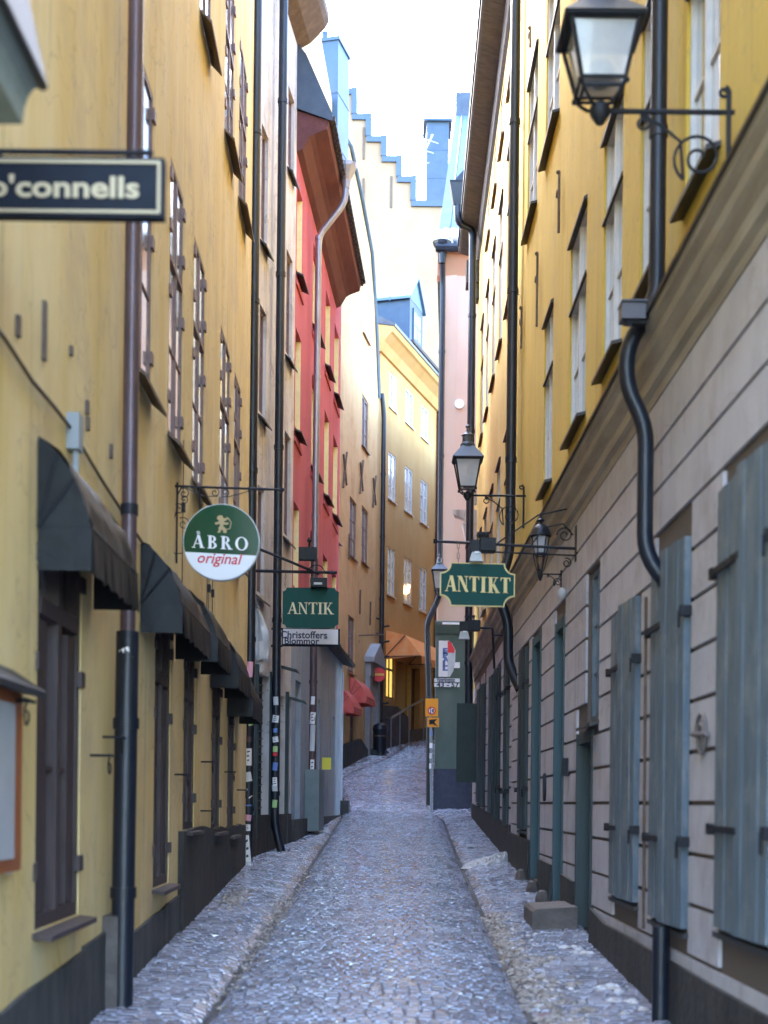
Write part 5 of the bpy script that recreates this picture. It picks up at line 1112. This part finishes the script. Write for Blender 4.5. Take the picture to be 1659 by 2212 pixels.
# ================================================================== far street furniture
# no entry sign
Y = 47.6; g = front(Y); x, z = P(818, 1457, Y); r = 15*S/F*Y
o = empty('no_entry_sign', (x, Y, z), 'round red no entry sign with yellow bar, on the downpipe between the two yellow houses', 'traffic sign')
b = MB(); b.prism(g, E_(x, z, r, r, n=32)[:-1], -.03, 0); b.build('disc', M['rds'], o)
b = MB(); b.box(g, x-r*.78, x+r*.78, 0, .01, z-r*.16, z+r*.16); b.build('bar', mat('bar_yellow', (.85, .5, .08), .5), o)
b = MB(); b.tube([(x, Y+.05, z), (x-.1, Y+.9, z)], .03, 6); b.build('clamp', M['blk'], o)
# leafy basket bits on the pipe -> iron spikes
b = MB()
for k in range(15):
    zz = 4.4+k*.27; c = Y1.W(13.35, .16, zz); s_ = 1 if k % 2 else -1
    if abs(zz-z) > .5: b.tube([(c[0], c[1]-.14, zz), (c[0]+s_*.28, c[1]-.16, zz+.05)], .035, 5)
b.pieces('spike', M['blk'], HY.o)
# lantern like bin at the foot
Y = 47.2; x, z = P(821, 1590, Y); o = empty('bin', (x, Y, gz(Y)), 'dark rounded litter bin at the foot of the downpipe below the no entry sign', 'litter bin')
b = MB(); b.lathe((x, Y, gz(Y)+.05), [(.20, 0), (.23, .2), (.24, .8), (.27, .85), (.22, 1.0), (.08, 1.08)], 14); b.build('body', M['pip'], o, smooth=True)
b = MB(); b.lathe((x, Y, gz(Y)+.65), [(.245, 0), (.245, .05)], 14); b.build('band', M['sil'], o)
# bracket arm with small box above the portal
Y = 45.5; b = MB(); b.tube([P3(757, 1373, Y), P3(830, 1371, Y)], .025, 5); b.tube(arc(front(Y), *P(762, 1388, Y), .05, .28, 0, 3*PI, 0, 16), .02, 5); b.box(front(Y), P(754, 1, Y)[0], P(760, 1, Y)[0], -.05, .1, P(1, 1380, Y)[1], P(1, 1370, Y)[1])
b.build('sign_arm', M['sil'], HY.o)
# street name plate, banner
Y = 34.9; g = front(Y)
x0, z1 = P(938, 1465, Y); x1, z0 = P(993, 1484, Y); o = empty('street_sign', (x0, Y, z0), 'white street name plate Västerlånggatan 43 - 57 on the grey green wall', 'street sign')
b = MB(); b.box(g, x0, x1, -.03, 0, z0, z1); b.build('plate', M['wpt'], o)
b = MB(); b.box(g, x0, x1, 0, .004, (z0+z1)/2-.01, (z0+z1)/2+.01); b.build('divider', M['bpt'], o, fix=False)
btext('Västerlånggatan', g, x0+.06, x1-.12, z0+(z1-z0)*.76, .155, .006, M['bpt'], o, bold=.03); btext('43 - 57', g, x0+.06, x0+.62, z0+(z1-z0)*.24, .12, .006, M['bpt'], o, bold=.03)
o = empty('shop_banner', (P(950, 1383, Y)[0], Y, P(950, 1383, Y)[1]), 'white hanging banner with blue letters and a red flag corner, above the street name plate', 'banner')
x0, z1 = P(948, 1384, Y); x1, z0 = P(967, 1462, Y); b = MB(); b.box(g, x0, x1, -.02, .02, z0, z1); b.build('cloth', M['wpt'], o)
b = MB(); b.prism(g, [P(a, c, Y) for a, c in ((967, 1383), (976, 1390), (984, 1405), (983, 1430), (979, 1450), (972, 1462), (967, 1462))], -.015, .05); b.build('side_flag', M['cnv'], o)
b = MB(); b.prism(g, [P(a, c, Y) for a, c in ((967, 1385), (974, 1388), (982, 1403), (981, 1411), (967, 1410))], .05, .058); b.build('red_corner', M['rds'], o)
for i, ch_ in enumerate('EPALL'): btext(ch_, g, x0+.10, x0+.26, P(1, 1396+i*9, Y)[1], .155, .026, M['blst'], o, bold=.05)
b = MB(); x, z = P(987, 1437, Y); b.box(g, x-.07, x+.07, 0, .04, z-.07, z+.07); b.box(g, P(984, 1, Y)[0], P(994, 1, Y)[0], 0, .05, P(1, 1391, Y)[1], P(1, 1388, Y)[1]); tag(b.build('alarm_box', M['wpt']), 'tiny white square box on the grey green wall beside the banner', 'alarm box')
# post and orange signs
Y = 34.2; x, _ = P(931, 1600, Y); o = empty('sign_post', (x, Y, gz(Y)), 'slim pale metal post covered in stickers at the right corner of the crossing', 'post')
b = MB(); b.tube([(x+.03, Y, gz(Y)-.1), (x-.02, Y, P(1, 1500, Y)[1])], .035, 10); b.build('pole', mat('metal_grey', (.22, .25, .29), .4, .5), o)
for i, (zz, m_) in enumerate(((3.9, 'rds'), (3.7, 'wpt'), (3.4, 'blst'), (3.1, 'wpt'), (2.85, 'cnv'), (2.6, 'wpt'))):
    b = MB(); b.lathe((x, Y, zz), [(.037, 0), (.037, .13)], 10); b.build('sticker', M[m_], o)
g = front(Y-.05)
def plate(y0, y1, xa, xb, label):
    (x0, z1), (x1, z0) = P(xa, y0, Y), P(xb, y1, Y); o = empty('road_sign', (x0, Y, z0), label, 'road sign'); b = MB(); b.box(g, x0, x1, -.02, 0, z0, z1); b.build('plate', M['orp'], o); return o, (x0+x1)/2, (z0+z1)/2, (x1-x0)
o, cx, cz, w_ = plate(1509, 1548, 919, 946, 'orange road sign with a red ringed white disc, upper one on the slim post')
b = MB(); b.prism(g, E_(cx, cz-.08, w_*.32, w_*.32, n=24)[:-1], 0, .006); b.build('ring', M['rds'], o); b = MB(); b.prism(g, E_(cx, cz-.08, w_*.22, w_*.22, n=24)[:-1], .0062, .010); b.build('disc', M['wpt'], o)
b = MB(); b.box(g, cx-.035, cx-.015, .010, .014, cz-.15, cz-.01); b.box(g, cx+.01, cx+.05, .010, .014, cz-.12, cz-.04); b.build('symbol', M['blk'], o)
b = MB(); b.box(g, cx-w_*.5, cx+w_*.5, 0, .005, cz+.25, cz+.265); b.build('line', M['sil'], o)
o, cx, cz, w_ = plate(1550, 1571, 923, 948, 'plain orange plate with a small black arrow, lower of the two on the post')
b = MB(); b.prism(g, [(cx-.1, cz+.06), (cx+.1, cz+.08), (cx+.03, cz), (cx+.12, cz-.1), (cx-.02, cz-.04), (cx-.09, cz-.06)], 0, .006); b.build('symbol', M['blk'], o)
